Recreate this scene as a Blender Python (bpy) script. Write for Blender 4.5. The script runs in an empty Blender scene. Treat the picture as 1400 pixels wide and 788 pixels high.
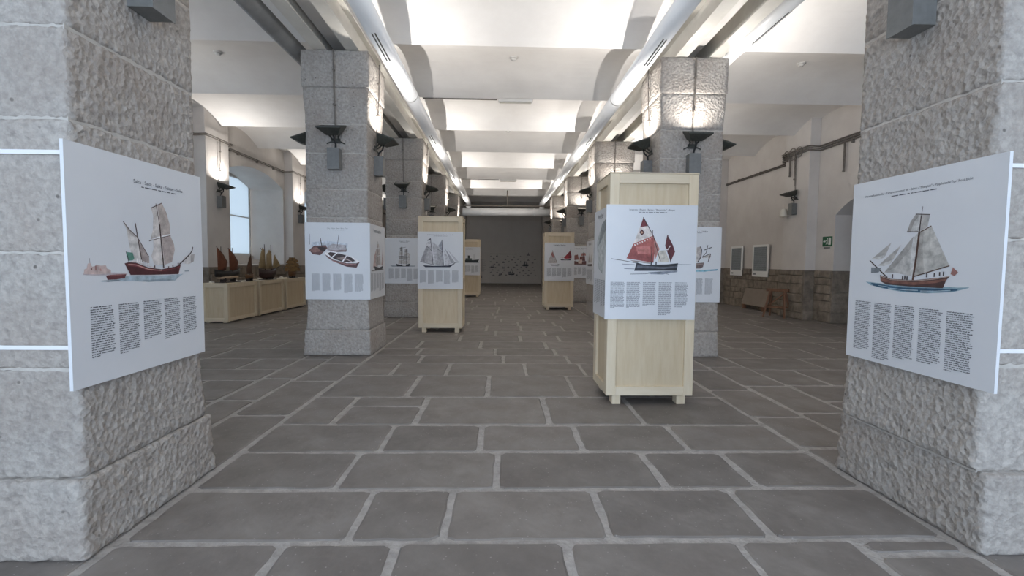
import bpy, bmesh, math, random, json
import numpy as np
from mathutils import Vector, Matrix, noise
R = math.radians
scene = bpy.context.scene
COL = scene.collection
# ---------------------------------------------------------------- camera
FPX = 638.6
cam = bpy.data.cameras.new('camera'); camo = bpy.data.objects.new('camera', cam); COL.objects.link(camo)
cam.sensor_fit = 'HORIZONTAL'; cam.sensor_width = 36.0; cam.lens = 36.0*FPX/1400
cam.clip_start = 0.05; cam.clip_end = 200
camo.matrix_world = (Matrix.Translation((0, 0, 1.3)) @ Matrix.Rotation(R(-1.474), 4, 'Z') @ Matrix.Rotation(R(90-3.191), 4, 'X') @ Matrix.Rotation(R(0.536), 4, 'Z'))
scene.camera = camo
# ---------------------------------------------------------------- world, exposure
w = bpy.data.worlds.new('world'); scene.world = w; w.use_nodes = True
w.node_tree.nodes['Background'].inputs[0].default_value = (.88, .93, 1.0, 1)
w.node_tree.nodes['Background'].inputs[1].default_value = 1.45
vs = scene.view_settings
vs.view_transform = 'Standard'; vs.look = 'None'; vs.gamma = 1; vs.use_curve_mapping = False; vs.exposure = 0.66
def area_light(name, loc, rot, sx, sy, power, color, spread=180):
    l = bpy.data.lights.new(name, 'AREA'); l.shape = 'RECTANGLE'; l.size = sx; l.size_y = sy
    l.energy = power; l.color = color; l.spread = R(spread)
    o = bpy.data.objects.new(name, l); o.location = loc; o.rotation_euler = rot; COL.objects.link(o); return o
DAY = (.64, .79, 1.0); LAMP = (1.0, .965, .925)
LAMP_W = 18.0; PIL_W = 14.0
# daylight through the glazed openings of the wall behind the camera
YB = -3.6
for nm, cx, sx in (('left', -4.6, 2.2), ('middle', .15, 3.2), ('right', 4.9, 2.2)):
    area_light('window_back_%s_offscreen' % nm, (cx, YB+.12, 1.75), (R(90), 0, 0), sx, 2.7, 96*sx/2.2, DAY)
PY = [1.97+4.40*i for i in range(6)]                      # plinth front faces
WIN_Y = [p+.465+2.2 for p in PY[:5]]+[PY[0]+.465-2.2]      # window bays of the left wall
# ---------------------------------------------------------------- helpers
MATS = {}
def lin(c):
    if isinstance(c, str): c = [int(c[i:i+2], 16)/255 for i in (0, 2, 4)]
    return [x/12.92 if x <= .04045 else ((x+.055)/1.055)**2.4 for x in c]
def mat(name, c1, c2=None, rough=.6, scale=8, stretch=None, bump=0, bscale=60, metal=0, rnd=0, detail=6, voro=0, spec=.5, contrast=(.35, .65)):
    if name in MATS: return MATS[name]
    m = bpy.data.materials.new(name); m.use_nodes = True; MATS[name] = m
    N = m.node_tree.nodes; L = m.node_tree.links; b = N['Principled BSDF']
    b.inputs['Roughness'].default_value = rough; b.inputs['Metallic'].default_value = metal
    b.inputs['Specular IOR Level'].default_value = spec
    c1 = (*lin(c1), 1); c2 = (*lin(c2), 1) if c2 else c1
    tc = N.new('ShaderNodeTexCoord'); mp = N.new('ShaderNodeMapping'); L.new(tc.outputs['Object'], mp.inputs[0])
    if stretch: mp.inputs['Scale'].default_value = stretch
    no = N.new('ShaderNodeTexNoise'); no.inputs['Scale'].default_value = scale; no.inputs['Detail'].default_value = detail; no.inputs['Roughness'].default_value = .62
    L.new(mp.outputs[0], no.inputs['Vector'])
    cr = N.new('ShaderNodeValToRGB'); cr.color_ramp.elements[0].position = contrast[0]; cr.color_ramp.elements[1].position = contrast[1]
    cr.color_ramp.elements[0].color = c1; cr.color_ramp.elements[1].color = c2
    L.new(no.outputs['Fac'], cr.inputs[0]); out = cr.outputs[0]
    if rnd:
        oi = N.new('ShaderNodeObjectInfo'); mr = N.new('ShaderNodeMapRange'); mr.inputs[3].default_value = 1-rnd; mr.inputs[4].default_value = 1+rnd
        L.new(oi.outputs['Random'], mr.inputs[0])
        mx = N.new('ShaderNodeMix'); mx.data_type = 'RGBA'; mx.blend_type = 'MULTIPLY'; mx.inputs[0].default_value = 1
        L.new(out, mx.inputs[6]); L.new(mr.outputs[0], mx.inputs[7]); out = mx.outputs[2]
    L.new(out, b.inputs['Base Color'])
    if bump:
        n2 = N.new('ShaderNodeTexNoise'); n2.inputs['Scale'].default_value = bscale; n2.inputs['Detail'].default_value = 5
        L.new(mp.outputs[0], n2.inputs['Vector']); h = n2.outputs['Fac']
        if voro:
            v = N.new('ShaderNodeTexVoronoi'); v.inputs['Scale'].default_value = voro; L.new(mp.outputs[0], v.inputs['Vector'])
            ma = N.new('ShaderNodeMath'); ma.operation = 'ADD'; L.new(h, ma.inputs[0]); L.new(v.outputs['Distance'], ma.inputs[1]); h = ma.outputs[0]
        bp = N.new('ShaderNodeBump'); bp.inputs['Strength'].default_value = bump; bp.inputs['Distance'].default_value = .02
        L.new(h, bp.inputs['Height']); L.new(bp.outputs[0], b.inputs['Normal'])
    return m
def flat(hexc, rough=.55):
    c = [int(hexc[i:i+2], 16)/255 for i in (0, 2, 4)]
    lo = [x*.86 for x in c]; hi = [min(1, x*1.08+.02) for x in c]
    return mat('print_'+hexc, lo, hi, rough, 22, detail=5)

class MB:
    def __init__(s): s.v = []; s.f = []; s.m = []
    def add(s, vs_, fs, mi=0):
        n = len(s.v); s.v += [tuple(p) for p in vs_]; s.f += [[n+i for i in f] for f in fs]; s.m += [mi]*len(fs); return s
    def box(s, x0, x1, y0, y1, z0, z1, mi=0, M=None):
        p = [(x, y, z) for z in (z0, z1) for y in (y0, y1) for x in (x0, x1)]
        if M is not None: p = [tuple(M @ Vector(q)) for q in p]
        return s.add(p, [(0, 2, 3, 1), (4, 5, 7, 6), (0, 1, 5, 4), (2, 6, 7, 3), (0, 4, 6, 2), (1, 3, 7, 5)], mi)
    def prism(s, poly, y0, y1, mi=0, axis='y'):
        n = len(poly)
        def P(a, c, y): return (a, y, c) if axis == 'y' else ((y, a, c) if axis == 'x' else (a, c, y))
        pts = [P(a, c, y0) for a, c in poly]+[P(a, c, y1) for a, c in poly]
        return s.add(pts, [list(range(n)), list(range(2*n-1, n-1, -1))]+[(i, n+i, n+(i+1) % n, (i+1) % n) for i in range(n)], mi)
    def tube(s, pts, r, seg=8, mi=0, closed=False):
        pts = [Vector(p) for p in pts]; rings = []; up = None
        rr = r if isinstance(r, (list, tuple)) else [r]*len(pts)
        for i, p in enumerate(pts):
            d = (pts[min(i+1, len(pts)-1)]-pts[max(i-1, 0)]).normalized()
            if up is None:
                up = Vector((0, 0, 1)) if abs(d.z) < .9 else Vector((1, 0, 0))
            a = d.cross(up); a = a.normalized() if a.length > 1e-6 else Vector((1, 0, 0)); b = a.cross(d).normalized(); up = b
            rings.append([p+rr[i]*(math.cos(2*math.pi*k/seg)*a+math.sin(2*math.pi*k/seg)*b) for k in range(seg)])
        vs_ = [q for ring in rings for q in ring]; fs = []
        for i in range(len(pts)-1):
            for k in range(seg):
                k2 = (k+1) % seg; fs.append((i*seg+k, i*seg+k2, (i+1)*seg+k2, (i+1)*seg+k))
        fs += [list(range(seg))[::-1], list(range((len(pts)-1)*seg, len(pts)*seg))]
        return s.add(vs_, fs, mi)
    def mesh(s, name, mats, smooth=False):
        me = bpy.data.meshes.new(name); me.from_pydata(s.v, [], s.f)
        for m in (mats if isinstance(mats, (list, tuple)) else [mats]): me.materials.append(m)
        if len(me.materials) > 1: me.polygons.foreach_set('material_index', s.m)
        bm = bmesh.new(); bm.from_mesh(me); bmesh.ops.recalc_face_normals(bm, faces=bm.faces); bm.to_mesh(me); bm.free()
        if smooth: me.polygons.foreach_set('use_smooth', [True]*len(me.polygons))
        me.update(); return me
    def build(s, name, mats, parent=None, smooth=False, loc=None):
        return link(name, s.mesh(name, mats, smooth), parent, loc)
def link(name, me, parent=None, loc=None, rot=None):
    o = bpy.data.objects.new(name, me); COL.objects.link(o)
    if parent: o.parent = parent
    if loc: o.location = loc
    if rot: o.rotation_euler = rot
    return o
def bevel(o, width=.004, seg=1):
    m = o.modifiers.new('bevel', 'BEVEL'); m.width = width; m.segments = seg; m.limit_method = 'ANGLE'; return o
def tag(o, label=None, cat=None, group=None, kind=None):
    if label: o['label'] = label
    if cat: o['category'] = cat
    if group: o['group'] = group
    if kind: o['kind'] = kind
    return o
def thing(name, label, cat, loc=(0, 0, 0), rotz=0, group=None):
    o = bpy.data.objects.new(name, None); COL.objects.link(o); o.empty_display_size = .1
    o.location = loc; o.rotation_euler = (0, 0, rotz); return tag(o, label, cat, group)
def struct(o): return tag(o, kind='structure')

# ---------------------------------------------------------------- materials
M_granite = mat('granite', '908983', 'b5aea6', .85, 30, bump=.6, bscale=45, rnd=.06, voro=30, detail=7, contrast=(.25, .62))
def overlay(m, vec_scale, thresh, colr, fac, mode='MIX', kind='VORONOI'):
    """adds sparse marks of their own colour (pits, chips, flecks) to a material's base colour"""
    N = m.node_tree.nodes; L = m.node_tree.links; b = N['Principled BSDF']; src = b.inputs['Base Color'].links[0].from_socket
    tc = N.new('ShaderNodeTexCoord'); oi = N.new('ShaderNodeObjectInfo'); ad = N.new('ShaderNodeVectorMath'); ad.operation = 'ADD'
    cx = N.new('ShaderNodeCombineXYZ'); mu = N.new('ShaderNodeMath'); mu.operation = 'MULTIPLY'; mu.inputs[1].default_value = 40
    L.new(oi.outputs['Random'], mu.inputs[0]); L.new(mu.outputs[0], cx.inputs[0]); L.new(mu.outputs[0], cx.inputs[1])
    L.new(tc.outputs['Object'], ad.inputs[0]); L.new(cx.outputs[0], ad.inputs[1])
    t = N.new('ShaderNodeTexVoronoi' if kind == 'VORONOI' else 'ShaderNodeTexNoise'); t.inputs['Scale'].default_value = vec_scale
    if kind != 'VORONOI': t.inputs['Detail'].default_value = 4
    L.new(ad.outputs[0], t.inputs['Vector'])
    cr = N.new('ShaderNodeValToRGB'); e = cr.color_ramp.elements
    lo, hi = thresh
    e[0].position = lo; e[1].position = hi
    v0, v1 = (fac, 0) if kind == 'VORONOI' else (0, fac)
    e[0].color = (v0, v0, v0, 1); e[1].color = (v1, v1, v1, 1)
    L.new(t.outputs['Distance' if kind == 'VORONOI' else 'Fac'], cr.inputs[0])
    mx = N.new('ShaderNodeMix'); mx.data_type = 'RGBA'; mx.blend_type = mode
    L.new(cr.outputs[0], mx.inputs[0]); L.new(src, mx.inputs[6]); mx.inputs[7].default_value = (*lin(colr), 1)
    L.new(mx.outputs[2], b.inputs['Base Color'])
overlay(M_granite, 9, (.05, .09), '4d4844', .75)
overlay(M_granite, 2.2, (.45, .7), '9c8f84', .45, kind='NOISE')
M_plaster = mat('white_plaster', 'e9e5e1', 'f1eeea', .9, 1.2, bump=.04, bscale=30)
M_wall = mat('wall_plaster', 'd3ccc6', 'dcd6d0', .9, 1.5, bump=.05, bscale=25)
M_slab = mat('grey_slab', '6b645f', '857f7a', .55, 3.2, bump=.18, bscale=16, rnd=.13, detail=10, contrast=(.3, .72))
overlay(M_slab, 26, (.07, .12), 'b8b3ae', .45)
overlay(M_slab, 3.5, (.56, .72), '96908a', .40, kind='NOISE')
M_mortar = mat('mortar', '9a9590', 'b3ada8', .9, 14, bump=.4, bscale=50)
M_dado = mat('dado_stone', '776c60', '9a8e80', .9, 6, bump=.6, bscale=24, rnd=.14, detail=8)
M_beam = mat('painted_steel', 'd9d4ca', 'e6e2d9', .5, 3, rnd=.03)
M_duct = mat('duct_white', 'e6e6e6', 'ededec', .32, 2)
M_galv = mat('galvanised_duct', '7f7d7a', '92908c', .5, 2.5)
M_dark = mat('dark_metal', '34352f', '44453f', .5, 20)
M_box = mat('grey_box', '6d6d6b', '787876', .5, 20)
M_cable = mat('black_cable', '1e1e1e', '262626', .6, 20)
M_conduit = mat('conduit_grey', '6b645d', '7b746c', .5, 20)
M_ply = mat('pine_ply', 'decfb5', 'd4c2a4', .6, 3, stretch=(6, 6, .7), rnd=.04, contrast=(.35, .7))
M_plyh = mat('pine_ply_rail', 'dfd0b7', 'd6c4a7', .6, 3, stretch=(.7, 6, 6), rnd=.05, contrast=(.35, .7))
M_plyp = mat('pine_panel', 'd6c5a8', 'cab594', .6, 3, stretch=(6, 6, .7), rnd=.04, contrast=(.35, .7))
M_backdrop = mat('backdrop_paper', 'd9d3cd', 'dfdad4', .8, 2)
M_board = mat('white_board', 'd8d9dc', 'dcdddf', .45, 2)
M_edge = mat('board_edge', 'c8c9cc', None, .6)
M_text = mat('print_text', '4d4e54', None, .6)
M_slot = mat('slot_black', '0f0f0f', None, .8)
M_poster = mat('poster_white', 'f0efec', None, .5)
M_pmortar = mat('pillar_mortar', 'b3ada5', 'c2bcb4', .9, 20)
M_strap = mat('white_strap', 'e8e8ea', None, .6)
M_glass = mat('lamp_glass', 'f4efe4', None, .15)
M_frame = mat('window_frame', 'd5d3cf', 'dddbd7', .5, 4)
M_rust = mat('trestle_wood', '765440', '86624a', .6, 6, stretch=(4, 4, .6))
M_blind = bpy.data.materials.new('window_blind'); M_blind.use_nodes = True
_n = M_blind.node_tree.nodes; _l = M_blind.node_tree.links
_t = _n.new('ShaderNodeBsdfTranslucent'); _t.inputs[0].default_value = (.80, .87, .92, 1)
_d = _n.new('ShaderNodeBsdfDiffuse'); _d.inputs[0].default_value = (.72, .80, .86, 1)
_m = _n.new('ShaderNodeMixShader'); _m.inputs[0].default_value = .6
_l.new(_d.outputs[0], _m.inputs[1]); _l.new(_t.outputs[0], _m.inputs[2]); _l.new(_m.outputs[0], _n['Material Output'].inputs[0])

CXL, CXR = -2.215, 2.61     # pillar rows
# ---------------------------------------------------------------- ceiling: transverse jack-arch vaults
XL, XR, YE = -6.87, 7.38, 28.3
PL, PRT = -6.62, 7.14     # pilaster faces
V0 = 7.0                   # a vault valley
ZV, RISE, SPAN = 4.44, .29, 2.20
def vault_z(y):
    t = ((y-V0) / SPAN) % 1.0
    rad = (SPAN*SPAN/4+RISE*RISE)/(2*RISE)
    d = (t-.5)*SPAN
    return ZV+RISE-rad+math.sqrt(rad*rad-d*d)
ys = []
k = -6
while True:
    a = V0+k*SPAN
    if a > YE: break
    ys += [a+SPAN*j/16 for j in range(16)]
    k += 1
ys = [YB]+[y for y in ys if YB < y < YE]+[YE]
mb = MB(); n = len(ys)
for x in (XL-.05, XR+.05): mb.v += [(x, y, vault_z(y)) for y in ys]
for i in range(n-1): mb.f.append([i, i+1, n+i+1, n+i]); mb.m.append(0)
# upper skin so that the ceiling has thickness
for x in (XL-.05, XR+.05): mb.v += [(x, y, 5.1) for y in ys]
for i in range(n-1): mb.f.append([2*n+i, 3*n+i, 3*n+i+1, 2*n+i+1]); mb.m.append(0)
struct(mb.build('ceiling', M_plaster))

# ---------------------------------------------------------------- walls
def arch_pts(y0, y1, zs, rise, n=14):
    c = (y0+y1)/2; h = (y1-y0)/2; rad = (h*h+rise*rise)/(2*rise)
    return [(c+h*math.cos(math.pi*i/n), zs+rise-rad+math.sqrt(max(0, rad*rad-(h*math.cos(math.pi*i/n))**2))) for i in range(n+1)]  # far -> near
def side_wall(name, xf, xo, openings):
    """wall with niches; xf face, xo outer face; openings: (y0,y1,zb,zs,rise)"""
    mb = MB(); y = YB
    for (y0, y1, zb, zs, rise) in sorted(openings):
        mb.box(min(xf, xo), max(xf, xo), y, y0, 0, 5)
        if zb > 0: mb.box(min(xf, xo), max(xf, xo), y0, y1, 0, zb)
        ap = arch_pts(y0, y1, zs, rise)
        poly = [(y0, 5), (y1, 5)]+ap
        # split into convex strips
        for i in range(len(ap)-1):
            (a0, z0), (a1, z1) = ap[i], ap[i+1]
            mb.prism([(a0, z0), (a0, 5), (a1, 5), (a1, z1)], min(xf, xo), max(xf, xo), axis='x')
        y = y1
    mb.box(min(xf, xo), max(xf, xo), y, YE, 0, 5)
    return struct(mb.build(name, M_wall))
W_OPEN = [(y-1.62, y+1.62, 1.14, 3.50, .34) for y in WIN_Y]
wl = side_wall('wall_left', XL, -8.0, W_OPEN)
DOOR_Y = PY[1]+.465+2.2
wr = side_wall('wall_right', XR, 8.4, [(DOOR_Y-1.15, DOOR_Y+1.15, 0, 2.40, .42)])
struct(MB().box(-8, 8.4, YE, YE+.3, 0, 5).build('wall_far', M_wall))
# wall behind the camera with three tall glazed openings
mb = MB(); ops = [(-5.7, -3.5), (-1.45, 1.75), (3.8, 6.0)]; x = -8
for a, b in ops:
    mb.box(x, a, YB-.4, YB, 0, 5); mb.box(a, b, YB-.4, YB, 3.2, 5); mb.box(a, b, YB-.4, YB, 0, .3); x = b
mb.box(x, 8.4, YB-.4, YB, 0, 5)
struct(mb.build('wall_back', M_wall))
wn = 1
def window(name, loc, rotz, wd, ht, arch=0, bars=(1, 3)):
    """window in local XZ plane facing -Y, sill centre at the origin"""
    global wn
    o = bpy.data.objects.new('window_%d' % wn, None); COL.objects.link(o); wn += 1
    o.location = loc; o.rotation_euler = (0, 0, rotz); struct(o)
    def edge(h):
        return h
    f = MB(); t = .06
    f.box(-wd/2, -wd/2+t, -.03, .03, 0, ht); f.box(wd/2-t, wd/2, -.03, .03, 0, ht)
    f.box(-wd/2+t, wd/2-t, -.03, .03, 0, t); f.box(-wd/2+t, wd/2-t, -.03, .03, ht-t, ht)
    f.build('window_frame', M_frame, o)
    nx, nz = bars
    for i in range(1, nx+1):
        x = -wd/2+wd*i/(nx+1); MB().box(x-.02, x+.02, -.02, .02, t, ht-t).build('glazing_bar', M_frame, o)
    for j in range(1, nz+1):
        z = ht*j/(nz+1); MB().box(-wd/2+t, wd/2-t, -.018, .018, z-.015, z+.015).build('glazing_bar', M_frame, o)
    for i in range(nx+1):
        x0 = -wd/2+wd*i/(nx+1)+(t if i == 0 else .02); x1 = -wd/2+wd*(i+1)/(nx+1)-(t if i == nx else .02)
        MB().box(x0, x1, -.006, .006, t, ht-t).build('pane', M_blind, o)
    return o
for y in WIN_Y:
    o = window('w', (-7.9, y, 1.42), R(90), 3.16, 2.36, bars=(1, 1))
    mb = MB()
    mb.box(-7.98, -7.86, y-1.63, y+1.63, 3.78, 3.98); mb.box(-7.98, -7.84, y-1.63, y+1.63, 1.13, 1.42)
    mb.build('window_reveal', M_wall, wl)
    MB().box(-7.84, -7.55, y-1.61, y+1.61, 1.13, 1.30).build('window_ledge', M_wall, wl)
    bevel(MB().box(-7.86, XL+.03, y-1.61, y+1.61, 1.13, 1.17).build('window_sill', M_wall, wl), .006)
for a, b in ops:
    window('w', ((a+b)/2, YB-.2, .3), R(180), b-a, 2.9, bars=(2, 3))
# door in the right wall niche
d = bpy.data.objects.new('door_1', None); COL.objects.link(d); d.location = (8.15, DOOR_Y, 0); d.rotation_euler = (0, 0, R(-90)); struct(d)
M_door = mat('door_wood', '4d433a', '5d5248', .6, 5, stretch=(6, 6, .7))
for s in (-1, 1):
    lf = MB().box(.01 if s > 0 else -1.1, 1.1 if s > 0 else -.01, 0, .05, .01, 2.4).build('door_leaf', M_door, d)
    for z0, z1 in ((.15, .95), (1.1, 2.1)):
        MB().box(s*.12 if s > 0 else -.88, .88 if s > 0 else -.12, -.02, 0, z0, z1).build('door_panel', M_door, lf)
    MB().box(s*.05-.012, s*.05+.012, -.06, 0, 1.0, 1.12).build('door_handle', M_dark, lf)
MB().box(-1.14, 1.14, .05, .1, 2.2, 2.85).build('door_overpanel', M_door, d)
struct(MB().box(8.35, 8.4, DOOR_Y-1.14, DOOR_Y+1.14, 0, 2.9).build('wall_niche', M_wall))
# pilasters
PIL = {}
for i, py in enumerate(PY):
    for side, x0, x1 in (('left', XL-.02, PL), ('right', PRT, XR+.02)):
        PIL[(side, i)] = struct(bevel(MB().box(x0, x1, py+.01, py+.93, 0, 4.9).build('trim_%d' % (i*2+(side == 'right')+1), M_wall), .015, 2))

# ---------------------------------------------------------------- dado of rough stones (individual pieces on the stretches in view)
rng = random.Random(5)
M_dadob = mat('dado_mortar', '6b6156', '82776a', .95, 9, bump=.4, bscale=40)
def dado(parent, xf, sgn, segs, ztop, n_max):
    """stones on a wall whose face is x=xf, room side sgn"""
    cnt = 0; rest = MB()
    for (y0, y1, xface, detailed) in segs:
        z = 0.0
        while z < ztop-.02:
            h = min(rng.choice((.16, .2, .24)), ztop-z)
            if ztop-z-h < .08: h = ztop-z
            y = y0
            while y < y1-.01:
                l = min(rng.uniform(.28, .7), y1-y)
                if y1-y-l < .12: l = y1-y
                p = rng.uniform(.03, .05); g = .004
                j = [rng.uniform(-.012, .012) for _ in range(6)]
                a, b, c, e = y+g, y+l-g, z+g, z+h-g
                x0, x1 = xface-sgn*.01, xface+sgn*p; i = .014
                vs_ = [(x0, a, c), (x0, b, c), (x0, b, e), (x0, a, e), (xface+sgn*(p-.014), a+.003, c+.003), (xface+sgn*(p-.014), b-.003, c+.003), (xface+sgn*(p-.014), b-.003, e-.003), (xface+sgn*(p-.014), a+.003, e-.003),
                      (x1+j[0]*.6, a+i, c+i), (x1+j[1]*.6, b-i, c+i), (x1+j[2]*.6, b-i, e-i), (x1+j[3]*.6, a+i, e-i)]
                fs = [(0, 1, 5, 4), (1, 2, 6, 5), (2, 3, 7, 6), (3, 0, 4, 7), (4, 5, 9, 8), (5, 6, 10, 9), (6, 7, 11, 10), (7, 4, 8, 11), (8, 9, 10, 11)]
                if detailed and cnt < n_max:
                    MB().add(vs_, fs).build('stone', M_dado, parent); cnt += 1
                else: rest.add(vs_, fs)
                y += l
            z += h
    for (y0, y1, xface, detailed) in segs: MB().box(min(xface, xface+sgn*.02), max(xface, xface+sgn*.02), y0, y1, 0, ztop).build('dado_backing', M_dadob, parent)
    if rest.v: tag(rest.build('dado_stones', M_dado, parent), kind='stuff')
D0, D1 = DOOR_Y-1.16, DOOR_Y+1.16
dado(wr, XR, -1, [(D1, PY[2]+.02, XR, True), (PY[2]+.03, PY[2]+.97, PRT, True), (PY[2]+.98, PY[3]+.02, XR, True), (PY[3]+.03, PY[3]+.97, PRT, True), (PY[3]+.98, 19.5, XR, True), (PY[4]+1, YE-.02, XR, False), (YB+.02, PY[0], XR, False), (PY[0]+1, PY[1], XR, False), (PY[1]+1, D0, XR, False)], 1.17, 290)
dado(wl, XL, 1, [(PY[1]+.98, PY[2]+.02, XL, True), (PY[2]+.03, PY[2]+.97, PL, True), (PY[2]+.98, PY[3]+.02, XL, True), (PY[3]+.03, PY[3]+.97, PL, True), (PY[3]+.98, 18, XL, True), (18, YE-.02, XL, False), (YB+.02, PY[1], XL, False)], 1.12, 290)

# dado returns on the pilaster flanks and the door reveal
def dado_return(parent, x0, x1, yf, ztop):
    z = 0
    while z < ztop-.02:
        h = min(rng.choice((.2, .24, .28)), ztop-z)
        if ztop-z-h < .1: h = ztop-z
        bevel(MB().box(x0, x1, yf-.03-rng.uniform(0, .012), yf+.01, z+.0005, z+h-.0005).build('stone', M_dado, parent), .008)
        z += h
for py in PY[1:5]:
    dado_return(wr, PRT-.035, XR, py+.01, 1.17); dado_return(wl, XL, PL+.035, py+.01, 1.12)
dado_return(wr, XR-.03, 8.34, D1-.005, 1.17)
# ---------------------------------------------------------------- floor
floor = MB().box(XL-1, XR+1, YB-.3, YE+.2, -.1, -.006).build('floor', M_mortar); struct(floor)
rng = random.Random(11)
slabs = []          # (x0,x1,y0,y1)
rows = [1.45, 1.60, 2.109, 2.608, 3.134, 3.667, 4.436, 5.276, 5.932, 6.449]
joints = {1.60: [-.98, -.472, .316, 1.117, 1.683], 2.109: [-.703, -.259, .535, 1.322], 2.608: [-.934, -.01, .978, 1.527], 3.134: [-.819, -.14, .59, 1.332],
 3.667: [-1.337, -.676, .406, 1.189], 4.436: [-.895, -.119, .751, 1.5], 5.276: [-1.254, -.616, .314, 1.003, 1.6], 5.932: [-1.049, .051, .91, 1.5]}
NX0, NX1 = -1.745, 2.15
def nave_row(y0, y1, js):
    xs = [NX0]+list(js)+[NX1]
    for a, b in zip(xs, xs[1:]):
        if y0 == 3.667 and a == -1.337:
            slabs.append((a, b, y0, 4.137)); slabs.append((a, b, 4.137, y1))
        elif y0 == 1.60 and a == 1.683:
            slabs.append((a, b, y0, 1.993)); slabs.append((a, b, 1.993, y1))
        else: slabs.append((a, b, y0, y1))
def rand_js(x0, x1, off):
    xs = []; x = x0+rng.uniform(.45, 1.1)
    while x < x1-.4: xs.append(x); x += rng.uniform(.6, 1.15)
    return xs
y = YB
while y < 1.60-.01:
    d_ = min(rng.uniform(.5, .75), 1.60-y)
    nave_row(y, y+d_, rand_js(NX0, NX1, 0)); y += d_
for a, b in zip(rows[1:], rows[2:]): nave_row(a, b, joints[a])
y = 6.449
while y < YE-.05:
    d_ = rng.uniform(.52, .82)
    if YE-y-d_ < .3: d_ = YE-y
    nave_row(y, y+d_, rand_js(NX0, NX1, 0)); y += d_
for xa, xb in ((-2.24, -1.745), (-2.6, -2.24), (2.15, 2.62), (2.62, 3.1)):
    y = YB
    while y < YE-.05:
        d_ = rng.uniform(.6, 1.15)
        if YE-y-d_ < .3: d_ = YE-y
        slabs.append((xa, xb, y, y+d_)); y += d_
for xa, xb in ((XL-.9, -2.6), (3.1, XR+.9)):
    y = YB
    while y < YE-.05:
        d_ = rng.uniform(.5, .8)
        if YE-y-d_ < .3: d_ = YE-y
        xs = [xa]+rand_js(xa, xb, 0)+[xb]
        for a, b in zip(xs, xs[1:]): slabs.append((a, b, y, y+d_))
        y += d_
def under_pillar(s):
    for cx in (CXL, CXR):
        for py in PY:
            if s[0] >= cx-.46 and s[1] <= cx+.46 and s[2] >= py-.02 and s[3] <= py+.95: return True
    return False
def slab_geo(s, ox=0, oy=0):
    x0, x1, y0, y1 = s; near = y0 < 9
    g = rng.uniform(.009, .016); g2 = .012 if near else .008
    per = []
    def side(ax, ay, bx, by, n, nx, ny):
        for i in range(n):
            t = i/n; wob = rng.uniform(-.006, .006) if i else 0
            per.append((ax+(bx-ax)*t+nx*wob, ay+(by-ay)*t+ny*wob))
    gx0, gx1, gy0, gy1 = (g+rng.uniform(0, .008) for _ in range(4))
    nn = 5 if near else 3
    c = [(x0+gx0+rng.uniform(0, .012), y0+gy0+rng.uniform(0, .008)), (x1-gx1-rng.uniform(0, .012), y0+gy0+rng.uniform(0, .008)), (x1-gx1-rng.uniform(0, .012), y1-gy1-rng.uniform(0, .008)), (x0+gx0+rng.uniform(0, .012), y1-gy1-rng.uniform(0, .008))]
    for i in range(4):
        a, b = c[i], c[(i+1) % 4]; l_ = math.hypot(b[0]-a[0], b[1]-a[1]); q = rng.uniform(.012, .035)/l_; q2 = rng.uniform(.012, .035)/l_
        a, b = (a[0]+(b[0]-a[0])*q, a[1]+(b[1]-a[1])*q), (b[0]+(a[0]-b[0])*q2, b[1]+(a[1]-b[1])*q2); per_end = b
        side(a[0], a[1], b[0], b[1], nn, 0 if i % 2 == 0 else 1, 1 if i % 2 == 0 else 0); per.append(per_end)
    n = len(per); cx, cy = (x0+x1)/2, (y0+y1)/2; top = rng.uniform(-.002, .002)
    tx, ty = rng.uniform(-.002, .002), rng.uniform(-.002, .002)
    vs_ = [(px-ox, py-oy, -.03) for px, py in per]
    vs_ += [(px-ox, py-oy, -.005+top*.5) for px, py in per]
    for px, py in per:
        dx, dy = cx-px, cy-py; l = math.hypot(dx, dy); k = .010/l
        qx, qy = px+dx*k, py+dy*k
        vs_.append((qx-ox, qy-oy, top+tx*(qx-cx)+ty*(qy-cy)))
    fs = [(i, (i+1) % n, n+(i+1) % n, n+i) for i in range(n)]+[(n+i, n+(i+1) % n, 2*n+(i+1) % n, 2*n+i) for i in range(n)]+[list(range(2*n, 3*n))]
    return vs_, fs
def vis(s):
    cx, cy = (s[0]+s[1])/2, (s[2]+s[3])/2
    if cy < 1.6: return 0
    px = 684+FPX*cx/cy
    if px < -60 or px > 1460: return 0
    if s[1] < -1.8 and cy < 2.9: return 0
    if s[0] > 2.15 and cy < 2.9: return 0
    if cx < -1.8 and cx/cy < -.63 or cx > 2.1 and cx/cy > .72: return 0
    return (s[1]-s[0])*(s[3]-s[2])/cy**3
slabs = [s for s in slabs if not under_pillar(s)]
slabs.sort(key=lambda s: -vis(s))
for s in slabs[:300]:
    ox, oy = (s[0]+s[1])/2, (s[2]+s[3])/2
    v_, f_ = slab_geo(s, ox, oy)
    me = bpy.data.meshes.new('slab'); me.from_pydata(v_, [], f_); me.materials.append(M_slab); me.update()
    link('slab', me, floor, (ox, oy, 0))
mb = MB()
for s in slabs[300:]: mb.add(*slab_geo(s))
tag(mb.build('slab_field', M_slab, floor), kind='stuff')

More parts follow.
